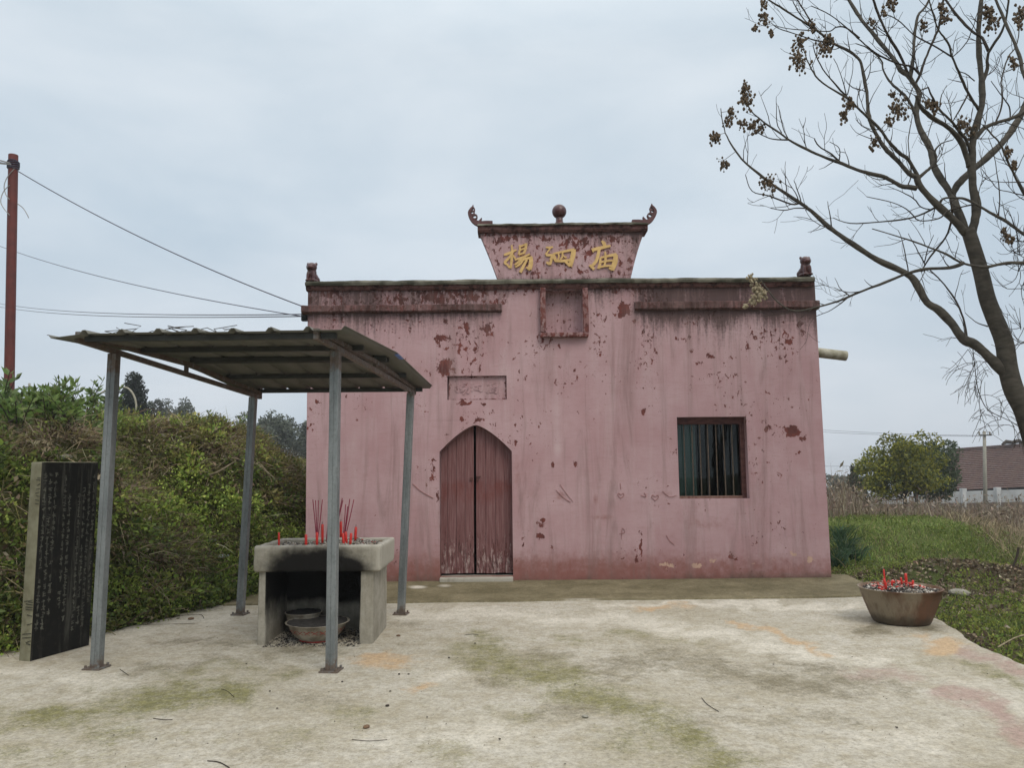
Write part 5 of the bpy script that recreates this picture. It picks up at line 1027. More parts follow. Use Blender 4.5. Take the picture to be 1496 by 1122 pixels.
# clumps: little bushes with volume, each of one tone
nc = 4600; x, y, s = bank_points(nc, .02, 5.0); zb = zt(x, y); px, py = proj(np.stack([x, y, zb], 1)); k = (px > -480) & (px < 462); x, y, zb, px, py = x[k], y[k], zb[k], px[k], py[k]; nc = len(x); N_ = tnorm(x, y)
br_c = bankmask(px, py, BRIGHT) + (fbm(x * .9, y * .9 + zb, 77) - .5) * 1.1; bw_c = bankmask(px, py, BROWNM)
sets = [S1]
for i in range(nc):
    if RNG.uniform() < bw_c[i] * .95:
        m_ = 34; Pc = np.array([x[i], y[i], zb[i] + .03]) + RNG.normal(size=(m_, 3)) * [.07, .07, .04]; D_ = N_[i] * .5 + RNG.normal(size=(m_, 3)) * .5 + np.array([.25, -.3, .1]) + RNG.normal(size=3) * .35
        v_, q_, c_ = bladeset(Pc, D_, RNG.uniform(.12, .34, m_), RNG.uniform(.006, .013, m_), pal(m_, BROWNS + OLIVE[2:], None, .35) * RNG.uniform(.9, 1.6), 1.1); sets.append((v_, q_, c_)); continue
    m_ = int(RNG.integers(45, 100)); R_c = RNG.uniform(.07, .20); d = RNG.normal(size=(m_, 3)); d /= np.linalg.norm(d, axis=1, keepdims=True); d += N_[i] * .35; r = RNG.uniform(.35, 1, (m_, 1)) ** .6
    Pc = np.array([x[i], y[i], zb[i]]) + N_[i] * R_c * .35 + d * r * R_c; L_s = RNG.choice([.022, .03, .038, .05, .065]); b_ = br_c[i]
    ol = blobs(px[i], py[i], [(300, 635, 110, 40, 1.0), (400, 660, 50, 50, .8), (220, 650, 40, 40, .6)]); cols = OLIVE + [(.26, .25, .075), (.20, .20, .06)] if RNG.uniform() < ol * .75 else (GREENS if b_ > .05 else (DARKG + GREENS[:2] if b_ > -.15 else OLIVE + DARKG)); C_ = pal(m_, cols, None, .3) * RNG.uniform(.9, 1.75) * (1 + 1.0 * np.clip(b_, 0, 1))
    sets.append(leafset(Pc, d + RNG.normal(size=(m_, 3)) * .5, RNG.uniform(.7, 1.2, m_) * L_s, RNG.uniform(.45, .8, m_) * L_s, C_))
S1 = join(*sets); n = len(S1[1])
o = obj('bank_ground_cover', S1[0], S1[1], LEAF, attrs={'Col': S1[2]}); tag(o, 'low leafy weeds and creepers covering the steep earth bank', 'weeds', kind='stuff')
print('bank leaves', n)
x, y, s = bank_points(70000); zb = zt(x, y); px, py = proj(np.stack([x, y, zb], 1))
brown = blobs(px, py, [(90, 655, 75, 28, 1.0), (200, 700, 45, 70, .8), (240, 640, 30, 50, .7), (250, 810, 45, 50, .8), (330, 660, 70, 45, .7), (300, 790, 30, 30, .6), (420, 690, 35, 50, .8), (180, 840, 45, 60, .5), (20, 860, 40, 80, .6), (20, 760, 30, 60, .4), (380, 760, 60, 60, .35)])
k = (px > -480) & (px < 460) & (RNG.uniform(size=len(x)) < .07 + brown); x, y, zb = x[k], y[k], zb[k]; n = len(x); N_ = tnorm(x, y)
P = np.stack([x, y, zb + .04], 1) + N_ * RNG.uniform(0, .12, (n, 1)); D = N_ * .45 + RNG.normal(size=(n, 3)) * .7 + [[.2, -.2, -.25]]
S2 = bladeset(P, D, RNG.uniform(.12, .45, n), RNG.uniform(.004, .010, n), pal(n, BROWNS + OLIVE), 1.0)
Dl = RNG.normal(size=(n, 3)); S3 = leafset(P, Dl, RNG.uniform(.03, .10, n), RNG.uniform(.02, .05, n), pal(n, BROWNS))
SS = join(S2, S3); o = obj('dead_stalks', SS[0], SS[1], DRY, attrs={'Col': SS[2]}); tag(o, 'tangle of dry brown stalks and dead vines on the bank', 'dead stalks', kind='stuff')
# grassy tufts hanging over the crest
x, y, s = bank_points(9000, 1.2, 3.2); k = fbm(x * 1.1, y * 1.1, 91) > .5; x, y = x[k], y[k]; zb = zt(x, y); n = len(x)
D = RNG.normal(size=(n, 3)) * .45 + [[.35, -.45, .75]]; S4 = bladeset(np.stack([x, y, zb], 1), D, RNG.uniform(.15, .42, n), RNG.uniform(.005, .010, n), pal(n, GREENS + OLIVE + OLIVE), .9)
o = obj('crest_grass', S4[0], S4[1], LEAF, attrs={'Col': S4[2]}); tag(o, 'tufts of arching grass along the crest of the bank', 'grass', kind='stuff')

# leafy plants on the crest
def leafy_plant(h, nl, spread, cols, big):
    P = []; D = []; Ls = []; st = MB(); ns = random.randint(4, 7)
    for i in range(ns):
        a = random.uniform(0, 6.28); lean = random.uniform(.05, .45); hh = h * random.uniform(.6, 1.05); top = np.array([math.cos(a) * lean * spread, math.sin(a) * lean * spread, hh])
        pts = [np.array([0, 0, -.05]), top * [.35, .35, .5], top]; pts = catmull(pts, 5); st.tube(pts, [.008 * (1 - .7 * t) for t in np.linspace(0, 1, len(pts))], 5)
        for q in range(nl):
            t = random.uniform(.25, 1.0) ** .8; p = np.array([np.interp(t, np.linspace(0, 1, len(pts)), [v[c] for v in pts]) for c in range(3)]); b = q * 2.4 + random.uniform(-.4, .4)
            P.append(p); D.append((math.cos(b), math.sin(b), random.uniform(.1, .9) + (t > .85) * .6)); Ls.append(big * random.uniform(.6, 1.1) * (1.1 - .35 * t))
    P = np.array(P); D = np.array(D); Ls = np.array(Ls); return st, leafset(P, D, Ls, Ls * .34, pal(len(P), cols, None, .3), .18)
VAR = [leafy_plant(.42, 20, .9, [(.16, .235, .062), (.20, .275, .085), (.115, .175, .048)], .12), leafy_plant(.55, 18, .8, [(.15, .215, .072), (.185, .25, .10), (.105, .155, .056)], .13), leafy_plant(.34, 18, 1.0, [(.15, .20, .050), (.18, .225, .068), (.11, .155, .04)], .10)]
protos = []
def put_plant(vi, loc, sc, rz_, label, group, cat='plant', name='leafy_plant'):
    if vi not in [p[0] for p in protos]:
        th = thing(name, (0, 0, 0), label, cat, group); st, (V, Q, C) = VAR[vi]; st.build('stem', TWIG, th); obj('foliage', V, Q, LEAF, th, attrs={'Col': C}); protos.append((vi, th)); c = th
    else: c = copy_tree([p[1] for p in protos if p[0] == vi][0]); tag(c, label, cat, group)
    c.location = loc; c.scale = (sc, sc, sc * random.uniform(.9, 1.15)); c.rotation_euler = (random.uniform(-.1, .1), random.uniform(-.1, .1), rz_); return c
crest = [(px_, 8.1 + (i_ * 7 % 5) * .45) for i_, px_ in enumerate(range(-10, 170, 8))] + [(5, 8.6), (22, 8.9), (35, 9.6), (52, 9.0), (66, 9.8), (80, 9.0), (92, 9.6), (104, 9.1), (118, 9.8), (130, 9.3), (144, 9.9), (156, 9.5), (60, 10.6), (100, 10.8), (138, 10.9), (10, 10.2), (205, 10.6), (216, 11.2), (236, 11.0), (252, 11.3), (262, 10.9), (280, 11.4), (296, 11.1), (310, 11.5), (322, 11.2), (338, 11.8), (352, 12.2), (362, 12.0), (378, 12.6), (390, 13.0)]
for i, (px, Y) in enumerate(crest):
    X = PY(px, 600, Y)[0]; z = float(zt(X, Y)); leftp = px < 170
    put_plant(random.choice([0, 1, 0] if leftp else [1, 2, 2]), (X, Y, z), random.uniform(.9, 1.35) if leftp else random.uniform(.6, .95), random.uniform(0, 6.28), 'bushy broad-leaved green plant on the crest of the bank behind the stele' if leftp else 'slender leafy weed on the bank crest seen through the canopy posts', 'broad-leaved plants on the bank crest' if leftp else 'leafy weeds on the far bank crest')
# sticks, stones and rubbish on the bank
def bankpt(px, py):
    for Y in np.arange(5.5, 20, .05):
        p = PY(px, py, Y)
        if p[2] <= zt(p[0], p[1]) + .02: return p
    return PY(px, py, 12)
def rock(name, c, r, mat, label, cat, group=None, seed=0, flat=.6):
    bm = bmesh.new(); bmesh.ops.create_icosphere(bm, subdivisions=2, radius=1)
    for v in bm.verts:
        k = .75 + .5 * float(fbm(v.co.x * 1.3 + seed * 3.1, v.co.y * 1.3 + v.co.z, seed)); v.co = Vector((v.co.x * r * k * 1.2, v.co.y * r * k, v.co.z * r * k * flat))
    me = bpy.data.meshes.new(name); bm.to_mesh(me); bm.free(); me.materials.append(mat); o = bpy.data.objects.new(name, me); COL.objects.link(o); o.location = c; o.rotation_euler = (0, 0, seed); return tag(o, label, cat, group)
p0, p1, p2 = bankpt(310, 700), bankpt(328, 694), bankpt(347, 682)
o = MB().tube(catmull([p0 + [0, -.15, .05], p1 + [0, -.2, .05], p2 + [0, -.15, .06]], 6), [.012] * 13, 7).build('fallen_stick', simple('pale_stick', (.23, .19, .13), (.15, .12, .08), 12), None, org=tuple(p0)); tag(o, 'pale bare stick lying across the bank behind the canopy', 'stick')
p0 = bankpt(20, 645); o = MB().tube(catmull([bankpt(0, 628) + [0, -.2, .1], PY(12, 617, 8.0) , PY(25, 607, 8.0)], 5), [.016, .015, .013, .012, .012, .011, .010, .008, .007, .006, .005], 6).build('dead_branch', TWIG, None, org=tuple(p0)); tag(o, 'dark crooked dead branch sticking up from the bank beside the red pole', 'branch')
rock('stone', bankpt(105, 675) + [0, -.12, .05], .055, ROCK, 'pale stone lodged in dry vines just above the stele', 'stone', None, 1)
rock('stone', bankpt(212, 755) + [0, -.05, .0], .13, ROCK, 'flat grey rock half buried in the bank between the canopy posts', 'stone', None, 2, .35)
rock('stone', bankpt(311, 791) + [0, -.05, .02], .07, ROCK, 'small grey rock low on the bank near the rear canopy post', 'stone', None, 3, .4)
rock('plastic_scrap', bankpt(328, 814) + [0, -.05, .02], .075, PLASTIC, 'whitish plastic scrap low on the bank near the rear canopy post', 'scrap', None, 4, .3)
# hoop behind the crest
Yh = 14.0; pts = [PY(*p, Yh) for p in [(131, 592), (140, 580), (156, 570), (172, 566), (186, 567), (195, 577), (199, 592), (197, 610), (196, 626)]]
o = MB().tube(catmull(pts, 5), .018, 7).build('bent_hoop', simple('pale_hoop', (.40, .38, .30), (.30, .28, .22), 9), None, org=tuple(pts[-1])); tag(o, 'thin pale bent rod arching up behind the bank crest', 'hoop')

# ------------------------------------------------------------------ trees
def crown_tree(name, label, loc, h, rx, rz_, cols, nl, ls, trunk_r, zc=.6, seed=0, lobes=14, shape='round', group=None, crown_holes=.5):
    rs = np.random.default_rng(seed); th = thing(name, tuple(loc), label, 'tree', group); tr = MB(); loc = np.array(loc, float)
    cen = []
    for i in range(lobes):
        if shape == 'cone':
            t = (i + .5) / lobes; a = i * 2.4; rr = rx * (1 - t) ** .8 * rs.uniform(.3, .8); cen.append((np.array([rr * math.cos(a), rr * math.sin(a), h * (.12 + .86 * t)]), rx * (.20 + .42 * (1 - t)), h * .11))
        else:
            d = rs.normal(size=3); d /= np.linalg.norm(d); rr = rs.uniform(.30, .86); kk = rs.uniform(.18, .36); cen.append((np.array([d[0] * rx * rr, d[1] * rx * rr, h * zc + d[2] * rz_ * rr]), rx * kk, rz_ * kk * rs.uniform(.9, 1.3)))
    tr.tube(catmull([loc - [0, 0, .2], loc + [trunk_r * .6, 0, h * .25], loc + [-trunk_r * .5, 0, h * (.9 if shape == 'cone' else .55)]], 5), [trunk_r * (1.1 - .7 * t) for t in np.linspace(0, 1, 11)], 8)
    tr.build('trunk', BARK, th); lb = MB()
    for c, a, b in cen[::2]: lb.tube(catmull([loc + [0, 0, h * .28], loc + c * [.5, .5, .75], loc + c], 4), [trunk_r * .4 * (1 - .8 * t) for t in np.linspace(0, 1, 9)], 5)
    lb.build('limbs', BARK, th); P = []; C = []
    for c, a, b in cen:
        n = nl // lobes; d = rs.normal(size=(n, 3)); d /= np.linalg.norm(d, axis=1, keepdims=True); r = rs.uniform(.25, 1, (n, 1)) ** .5; p = c + d * r * np.array([a, a, b]); gap = fbm(p[:, 0] * 2.3 / max(a, .3), p[:, 2] * 2.3 / max(b, .3) + p[:, 1], seed + 3) > .36; p = p[gap]
        P.append(p); base = np.array(cols)[rs.integers(0, len(cols), len(p))]; C.append(base * rs.uniform(.65, 1.3, (len(p), 1)) * rs.uniform(.7, 1.25))
    P = np.concatenate(P) + loc; C = np.concatenate(C); V, Q, CC = leafset(P, rs.normal(size=P.shape) + [[0, 0, .2]], rs.uniform(.6, 1.2, len(P)) * ls, rs.uniform(.5, .9, len(P)) * ls * .7, C)
    obj('crown', V, Q, LEAF, th, attrs={'Col': CC}); return th
def gat(px, Y): X = PY(px, 700, Y)[0]; return (X, Y, float(zt(X, Y)))
YEL = [(.32, .27, .030), (.24, .215, .030), (.17, .165, .030), (.12, .13, .03), (.28, .235, .03), (.08, .092, .026)]; DGR = [(.05, .07, .036), (.065, .088, .045), (.08, .10, .055)]
a = gat(1318, 30); crown_tree('fruit_tree', 'yellow-green leafy tree in front of the white boundary wall', a, PY(1318, 632, 30)[2] - a[2], 2.2, 1.5, [(a_ * .95, b_ * 1.08, c_ * 1.2) for a_, b_, c_ in YEL], 13000, .15, .10, .60, 8, 30)
a = gat(1368, 33); crown_tree('evergreen_tree', 'dark green leafy tree beside the barn roof', a, PY(1368, 640, 33)[2] - a[2], 1.55, 1.6, DGR, 8000, .16, .10, .58, 2, 24)
a = gat(1256, 34); crown_tree('evergreen_tree', 'dark low shrubby tree between the temple corner and the yellow-green tree', a, PY(1256, 676, 34)[2] - a[2], 1.1, 1.1, DGR + [(.075, .06, .04)], 4000, .15, .07, .58, 3, 10)
a = gat(1335, 36); crown_tree('evergreen_tree', 'dark green tree with its top rising behind the yellow-green tree', a, PY(1335, 628, 36)[2] - a[2], 1.5, 1.5, DGR, 6000, .16, .10, .62, 4, 20)
a = gat(190, 42); crown_tree('conifer_tree', 'dark conical evergreen standing beyond the bank behind the canopy post', a, PY(188, 553, 42)[2] - a[2], 1.9, 1, [(.020, .028, .018), (.028, .037, .022)], 12000, .2, .14, .5, 5, 26, 'cone')
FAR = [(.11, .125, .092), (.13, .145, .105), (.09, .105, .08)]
for i, (px, top, Y, rx) in enumerate([(226, 577, 70, 2.0), (258, 584, 64, 2.6), (282, 588, 66, 2.2), (384, 612, 60, 2.4), (402, 606, 62, 2.5), (420, 608, 60, 2.3), (434, 602, 66, 2.6), (448, 604, 62, 2.6), (466, 600, 64, 3), (370, 618, 64, 2.2)]):
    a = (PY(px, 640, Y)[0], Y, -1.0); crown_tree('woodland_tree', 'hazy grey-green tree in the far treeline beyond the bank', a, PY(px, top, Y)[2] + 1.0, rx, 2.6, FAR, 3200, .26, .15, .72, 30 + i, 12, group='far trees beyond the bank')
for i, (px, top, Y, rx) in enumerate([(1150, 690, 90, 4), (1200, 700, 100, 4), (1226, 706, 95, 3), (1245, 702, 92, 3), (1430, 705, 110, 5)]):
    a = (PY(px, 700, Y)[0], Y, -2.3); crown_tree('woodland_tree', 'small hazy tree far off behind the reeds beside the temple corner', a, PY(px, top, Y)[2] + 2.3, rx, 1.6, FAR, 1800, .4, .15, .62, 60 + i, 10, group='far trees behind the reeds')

# bare tree with seed clusters ------------------------------------------------
TREE_Y = 7.6
BR = []  # (points root->tip, w0, w1)
def B(pts, w0, w1, Y0=None): BR.append((pts, w0, w1, Y0))
B([(1562, 915), (1545, 800), (1520, 680), (1499, 606), (1482, 572), (1473, 540), (1467, 500), (1452, 462), (1442, 435), (1433, 397), (1422, 360), (1414, 335)], 40, 19, TREE_Y)
B([(1535, 760), (1562, 660), (1578, 560), (1576, 460), (1563, 380), (1552, 310), (1540, 230), (1536, 150), (1546, 60), (1562, -40), (1570, -110)], 26, 3)
B([(1411, 340), (1389, 317), (1364, 294), (1344, 271), (1339, 257)], 11, 7.5)
B([(1419, 340), (1425, 319), (1426, 298), (1421, 269), (1420, 233), (1422, 198), (1430, 171), (1435, 146), (1434, 114), (1430, 71), (1430, 36), (1434, 0), (1437, -30)], 12, 5)
B([(1412, 338), (1398, 305), (1391, 287), (1373, 258), (1364, 242), (1360, 221), (1355, 209), (1346, 192), (1339, 171), (1341, 148), (1343, 135), (1334, 121), (1327, 110), (1316, 102), (1307, 87), (1291, 68), (1273, 46), (1259, 29), (1250, 15), (1232, -14)], 10.5, 4)
B([(1391, 287), (1394, 278), (1402, 266), (1421, 248), (1446, 226), (1467, 205), (1487, 175), (1500, 148), (1515, 120)], 9, 8.5)
B([(1470, 547), (1450, 527), (1435, 512), (1422, 502), (1407, 495), (1390, 472), (1370, 452), (1355, 442), (1342, 420), (1332, 405), (1315, 395), (1281, 379), (1245, 356), (1213, 333), (1185, 308), (1167, 295), (1128, 269), (1092, 240), (1083, 231), (1067, 209), (1058, 188), (1053, 158)], 14, 1.0)
B([(1339, 275), (1328, 273), (1318, 272), (1303, 264), (1291, 258), (1270, 253), (1250, 247), (1231, 239), (1206, 230), (1179, 218), (1153, 204), (1135, 191), (1117, 179), (1097, 161), (1088, 140)], 6.5, 1.5)
B([(1339, 258), (1328, 253), (1309, 232), (1293, 216), (1279, 194), (1272, 178), (1268, 160), (1266, 134), (1261, 107), (1256, 88), (1242, 75), (1215, 61), (1195, 45), (1170, 29), (1144, 12), (1124, 0), (1100, -16)], 6.5, 2)
B([(1341, 258), (1327, 233), (1316, 225), (1305, 214), (1296, 203), (1286, 189), (1268, 171), (1254, 158), (1238, 143), (1202, 121), (1185, 100), (1176, 77)], 5.5, 1.5)
B([(1343, 259), (1352, 251), (1361, 243), (1367, 233), (1366, 221), (1370, 214), (1378, 208), (1392, 204)], 5.5, 1.2)
B([(1334, 120), (1330, 110), (1334, 86), (1336, 53), (1341, 23), (1352, 9), (1362, -12)], 5, 3)
B([(1337, 123), (1344, 109), (1352, 86), (1362, 62), (1371, 41), (1373, 30), (1378, 0), (1380, -12)], 3.6, 2.6)
B([(1344, 109), (1332, 97), (1314, 93), (1286, 81), (1268, 68), (1253, 55), (1238, 41), (1213, 21), (1185, 8)], 3, 1.1)
B([(1339, 171), (1330, 150), (1325, 142), (1318, 135), (1302, 121), (1291, 103), (1287, 87), (1268, 70), (1250, 63)], 4.4, 1.4)
B([(1327, 108), (1316, 82), (1300, 55), (1291, 39), (1280, 11), (1270, -20)], 4, 3)
B([(1416, 244), (1410, 221), (1402, 203), (1384, 185), (1364, 173), (1346, 157), (1339, 139)], 8, 5)
B([(1418, 222), (1412, 205), (1407, 198), (1391, 178), (1373, 160), (1361, 139), (1356, 127)], 5, 2.2)
B([(1421, 207), (1430, 196), (1438, 187), (1455, 179), (1476, 173), (1496, 164), (1520, 150)], 6, 4)
B([(1435, 120), (1442, 100), (1444, 77), (1464, 45), (1471, 18), (1474, -10)], 5, 2.2)
B([(1444, 74), (1435, 55), (1421, 46), (1401, 25), (1382, 0), (1370, -15)], 4, 3)
B([(1430, 160), (1414, 135), (1401, 105), (1391, 82), (1385, 62), (1371, 43), (1362, 15), (1355, -8)], 4.2, 1.6)
B([(1390, 82), (1364, 66), (1335, 50), (1311, 28), (1293, 20)], 2.6, 1.2)
B([(1392, 82), (1405, 70), (1416, 54), (1428, 18)], 1.6, 1); B([(1414, 137), (1405, 155), (1391, 178)], 2.4, 1.5); B([(1424, 118), (1412, 108), (1402, 104)], 1.6, 1.2)
B([(1538, 190), (1515, 148), (1496, 109), (1489, 80), (1473, 41), (1455, 0), (1448, -20), (1440, -70)], 6, 3)
B([(1560, 372), (1520, 352), (1496, 342), (1471, 324), (1446, 310), (1414, 292), (1398, 289), (1378, 290), (1366, 303), (1331, 318), (1284, 324), (1242, 326), (1217, 318)], 5.5, 1.2)
B([(1424, 298), (1402, 303), (1385, 308), (1371, 319), (1343, 322), (1328, 308), (1305, 296), (1266, 287)], 2.4, 1.0)
B([(1359, 306), (1345, 302), (1335, 290), (1319, 281), (1298, 272)], 2, .9)
B([(1388, 291), (1391, 318), (1381, 347), (1359, 375), (1346, 397)], 3.2, 2)
B([(1566, 388), (1530, 380), (1496, 384), (1470, 384), (1438, 390), (1406, 384), (1384, 372), (1352, 359), (1324, 349), (1274, 334)], 6, 1.2)
B([(1408, 384), (1388, 391), (1352, 393), (1324, 400), (1292, 413), (1260, 425), (1224, 440), (1188, 450), (1160, 454), (1135, 440), (1113, 411), (1106, 406)], 5, 1.4)
B([(1238, 435), (1216, 452), (1192, 462)], 1.8, .8); B([(1258, 426), (1238, 427), (1218, 420)], 1.8, .8); B([(1238, 430), (1222, 434)], 1.3, .7)
B([(1327, 398), (1320, 358), (1312, 336)], 1.8, .8); B([(1352, 388), (1338, 361), (1327, 341)], 1.8, .8); B([(1350, 384), (1356, 362), (1364, 343)], 1.6, .8)
B([(1412, 493), (1407, 465), (1395, 437), (1375, 410), (1359, 395)], 3.2, 1.6); B([(1443, 477), (1425, 470), (1410, 457)], 1.8, .8)
B([(1170, 296), (1156, 298), (1124, 286), (1099, 279), (1089, 255)], 2.8, .9); B([(1176, 304), (1161, 304), (1145, 307), (1126, 304)], 2, .9); B([(1170, 294), (1165, 277), (1160, 263)], 1.8, .8); B([(1215, 332), (1212, 312), (1209, 294)], 1.8, .8)
B([(1153, 204), (1130, 203), (1113, 197), (1104, 191)], 2.2, 1.2); B([(1227, 237), (1215, 225), (1196, 213), (1190, 202)], 3, 1.4); B([(1226, 233), (1227, 222), (1224, 214), (1212, 207)], 1.8, .8); B([(1151, 201), (1144, 186), (1137, 154)], 1.6, .7); B([(1142, 194), (1135, 178), (1134, 141)], 1.5, .7)
B([(1238, 142), (1224, 127), (1202, 100), (1190, 75), (1188, 62)], 2.6, 1.2); B([(1237, 140), (1228, 107), (1218, 85)], 1.5, .8); B([(1238, 138), (1246, 100), (1245, 84)], 1.4, .7)
B([(1195, 46), (1178, 20), (1166, 0), (1160, -12)], 2.4, 1.6); B([(1186, 40), (1170, 22), (1158, 0)], 1.8, 1.2); B([(1256, 55), (1236, 40), (1222, 39), (1212, 45), (1185, 44), (1150, 41), (1130, 36)], 2.2, 1.0); B([(1215, 62), (1190, 58), (1165, 50), (1138, 41), (1128, 34)], 2.2, 1.0)
B([(1356, 127), (1346, 131), (1338, 134)], 2, 1.4); B([(1373, 156), (1376, 138), (1383, 124)], 1.8, .8); B([(1366, 165), (1358, 190), (1354, 205)], 1.6, 1)
B([(1455, 178), (1463, 155), (1464, 130), (1463, 116), (1472, 85), (1486, 62), (1490, 20)], 2.6, 1.2); B([(1496, 92), (1480, 100), (1465, 106)], 2, 1.0); B([(1476, 172), (1474, 155), (1464, 140), (1448, 118)], 2, 1.0)
B([(1552, 312), (1520, 300), (1500, 288), (1482, 255), (1472, 235), (1461, 210), (1448, 195), (1436, 182)], 4.5, 2); B([(1546, 270), (1496, 266), (1470, 266), (1447, 264), (1437, 258)], 2, .9); B([(1548, 290), (1496, 285), (1475, 280), (1458, 276), (1448, 264), (1434, 246)], 2, .9)
B([(1459, 316), (1460, 280), (1452, 225), (1444, 201)], 1.8, .8); B([(1385, 276), (1381, 258), (1380, 238)], 1.6, .8); B([(1327, 269), (1331, 252), (1327, 205), (1331, 180), (1333, 165)], 1.8, 1.0)
for p_, q_ in ((( 1576, 450), (1640, 300)), ((1556, 330), (1630, 180)), ((1540, 230), (1610, 60)), ((1537, 140), (1500, -40)), ((1550, 40), (1620, -90)), ((1563, 380), (1660, 330)), ((1437, -20), (1425, -110)), ((1515, 120), (1560, 20)), ((1232, -12), (1205, -60)), ((1362, -10), (1380, -80))):
    m1 = ((p_[0] * 2 + q_[0]) / 3 + 8, (p_[1] * 2 + q_[1]) / 3); m2 = ((p_[0] + q_[0] * 2) / 3 + 5, (p_[1] + q_[1] * 2) / 3 - 10); B([p_, m1, m2, q_], 4.5, 1.2)
bare = thing('bare_tree', tuple(PY(1562, 912, TREE_Y)), 'leaning bare tree with dark seed clusters rising beside the yard edge', 'tree')
samples = []; twig_src = []; twm = MB(); nb_ = 0
for bi, (pts, w0, w1, Y0) in enumerate(BR):
    P = catmull(pts, 4); P2 = np.array(P)
    if Y0 is None:
        S_ = np.array(samples); d = np.hypot(S_[:, 0] - P2[0, 0], S_[:, 1] - P2[0, 1]); Yb = S_[d.argmin(), 2]
    else: Yb = Y0
    al = np.concatenate([[0], np.cumsum(np.hypot(*np.diff(P2, axis=0).T))]); drift = 0 if bi == 0 else random.uniform(-1, 1) * .0042
    if pts[-1] == (1570, -110): drift = -.0013
    if pts[-1] == (1274, 334): drift = 0
    if pts[-1] == (1106, 406): drift = .0026
    if pts[-1] == (1053, 158): drift = .0012
    Ys = Yb + drift * al * np.clip(al / 60, 0, 1); wl = np.interp((al / al[-1]) ** .85, [0, 1], [w0, w1]) * (1.0 if bi == 0 else 1.12); 
    if bi: wl = wl * (1 + .10 * np.sin(al / 9 + bi))
    W3 = [PY(p[0] + (.0 if k in (0, len(P) - 1) else random.uniform(-.5, .5) * (w0 < 20)), p[1], yy) for k, (p, yy) in enumerate(zip(P, Ys))]; rr = [w_ / 2 * yy / F for w_, yy in zip(wl, Ys)]
    samples += [(p[0], p[1], yy) for p, yy in zip(P, Ys)]
    big = w0 >= 10
    MB().tube(W3, rr, 12 if big else 7).build('trunk' if bi == 0 else 'branch', BARK if w0 > 4 else TWIG, bare, smooth=True)
    if bi:
        for k in range(2, len(P), 2):
            if wl[k] < 7 and random.random() < .44: twig_src.append((P2[k], Ys[k], P2[k] - P2[k - 1], wl[k]))
def twig(p, Y, d, L, w0, gen=0, updir=-.35):
    ang = math.atan2(d[1], d[0]) + random.choice((-1, 1)) * random.uniform(.4, 1.0); pts = [np.array(p)]; q = np.array(p, float); n = max(3, int(L / 7)); yy = [Y]
    for i in range(n):
        ang += random.uniform(-.28, .28); dv = np.array([math.cos(ang), math.sin(ang) + updir * .35]); dv /= np.linalg.norm(dv); ang = math.atan2(dv[1], dv[0]); q = q + dv * L / n; pts.append(q.copy()); yy.append(yy[-1] + random.uniform(-.03, .03))
    wl = np.linspace(w0, .55, len(pts)); twm.tube([PY(a[0], a[1], b) for a, b in zip(pts, yy)], [max(.5, w_) / 2 * b / F for w_, b in zip(wl, yy)], 4, False)
    if gen < 1:
        for k in range(1, len(pts) - 1):
            if random.random() < .30: twig(pts[k], yy[k], pts[k] - pts[k - 1], L * random.uniform(.3, .6), w0 * .7, gen + 1, updir)
for (p, Y, d, w_) in twig_src: twig(p, Y, d, random.uniform(16, 60), min(1.8, w_ * .5))
# fine hanging twigs by the trunk and brush at the right edge
def brush_(p, L, w0, n, Y, up):
    for i in range(n): twig(np.array(p) + np.random.uniform(-3, 3, 2), Y, np.array([random.uniform(-1, 1), random.uniform(-1, 1)]), L * random.uniform(.5, 1.1), w0, 0, up)
np.random.seed(5)
for p in [(1416, 508), (1424, 530), (1427, 560), (1430, 580), (1440, 598), (1460, 612), (1480, 622), (1492, 628), (1420, 545)]: brush_(p, 52, .9, 5, TREE_Y, .5)
for p in [(1496, 395), (1490, 370), (1492, 420), (1485, 350), (1494, 480), (1496, 500), (1478, 365), (1488, 395)]: brush_(p, 55, 1.2, 5, TREE_Y - .3, -.6)
twm.tube([PY(x_ , y__, TREE_Y) for x_, y__ in catmull([(1421, 508), (1424, 535), (1428, 565), (1437, 590), (1448, 602), (1475, 615), (1496, 628), (1520, 640)], 4)], .004, 5)
o = twm.build('twigs', TWIG, bare); tag(o, kind='stuff')
SEEDS = [(1090, 130, 9), (1089, 145, 13), (1070, 165, 9), (1063, 178, 7), (1083, 183, 7), (1100, 184, 10), (1045, 201, 9), (1057, 238, 9), (1112, 187, 6), (1125, 268, 14), (1117, 26, 10), (1103, 41, 6), (1127, 48, 5), (1168, 62, 12), (1168, 90, 15), (1185, 38, 9), (1205, 70, 13), (1211, 58, 9), (1241, 152, 11), (1232, 170, 8), (1116, 4, 7), (1311, 160, 16), (1300, 178, 9), (1305, 138, 6), (1365, 155, 9), (1355, 150, 6), (1405, 180, 8), (1414, 190, 11), (1302, 5, 11), (1293, 18, 6), (1349, 38, 7), (1376, 12, 9), (1380, 27, 9), (1448, 30, 16), (1445, 16, 10), (1490, 20, 12), (1488, 35, 8), (1479, 90, 9), (1277, 209, 9), (1473, 222, 8), (1482, 241, 7), (1275, 33, 6), (1470, 343, 8), (1478, 352, 7)]
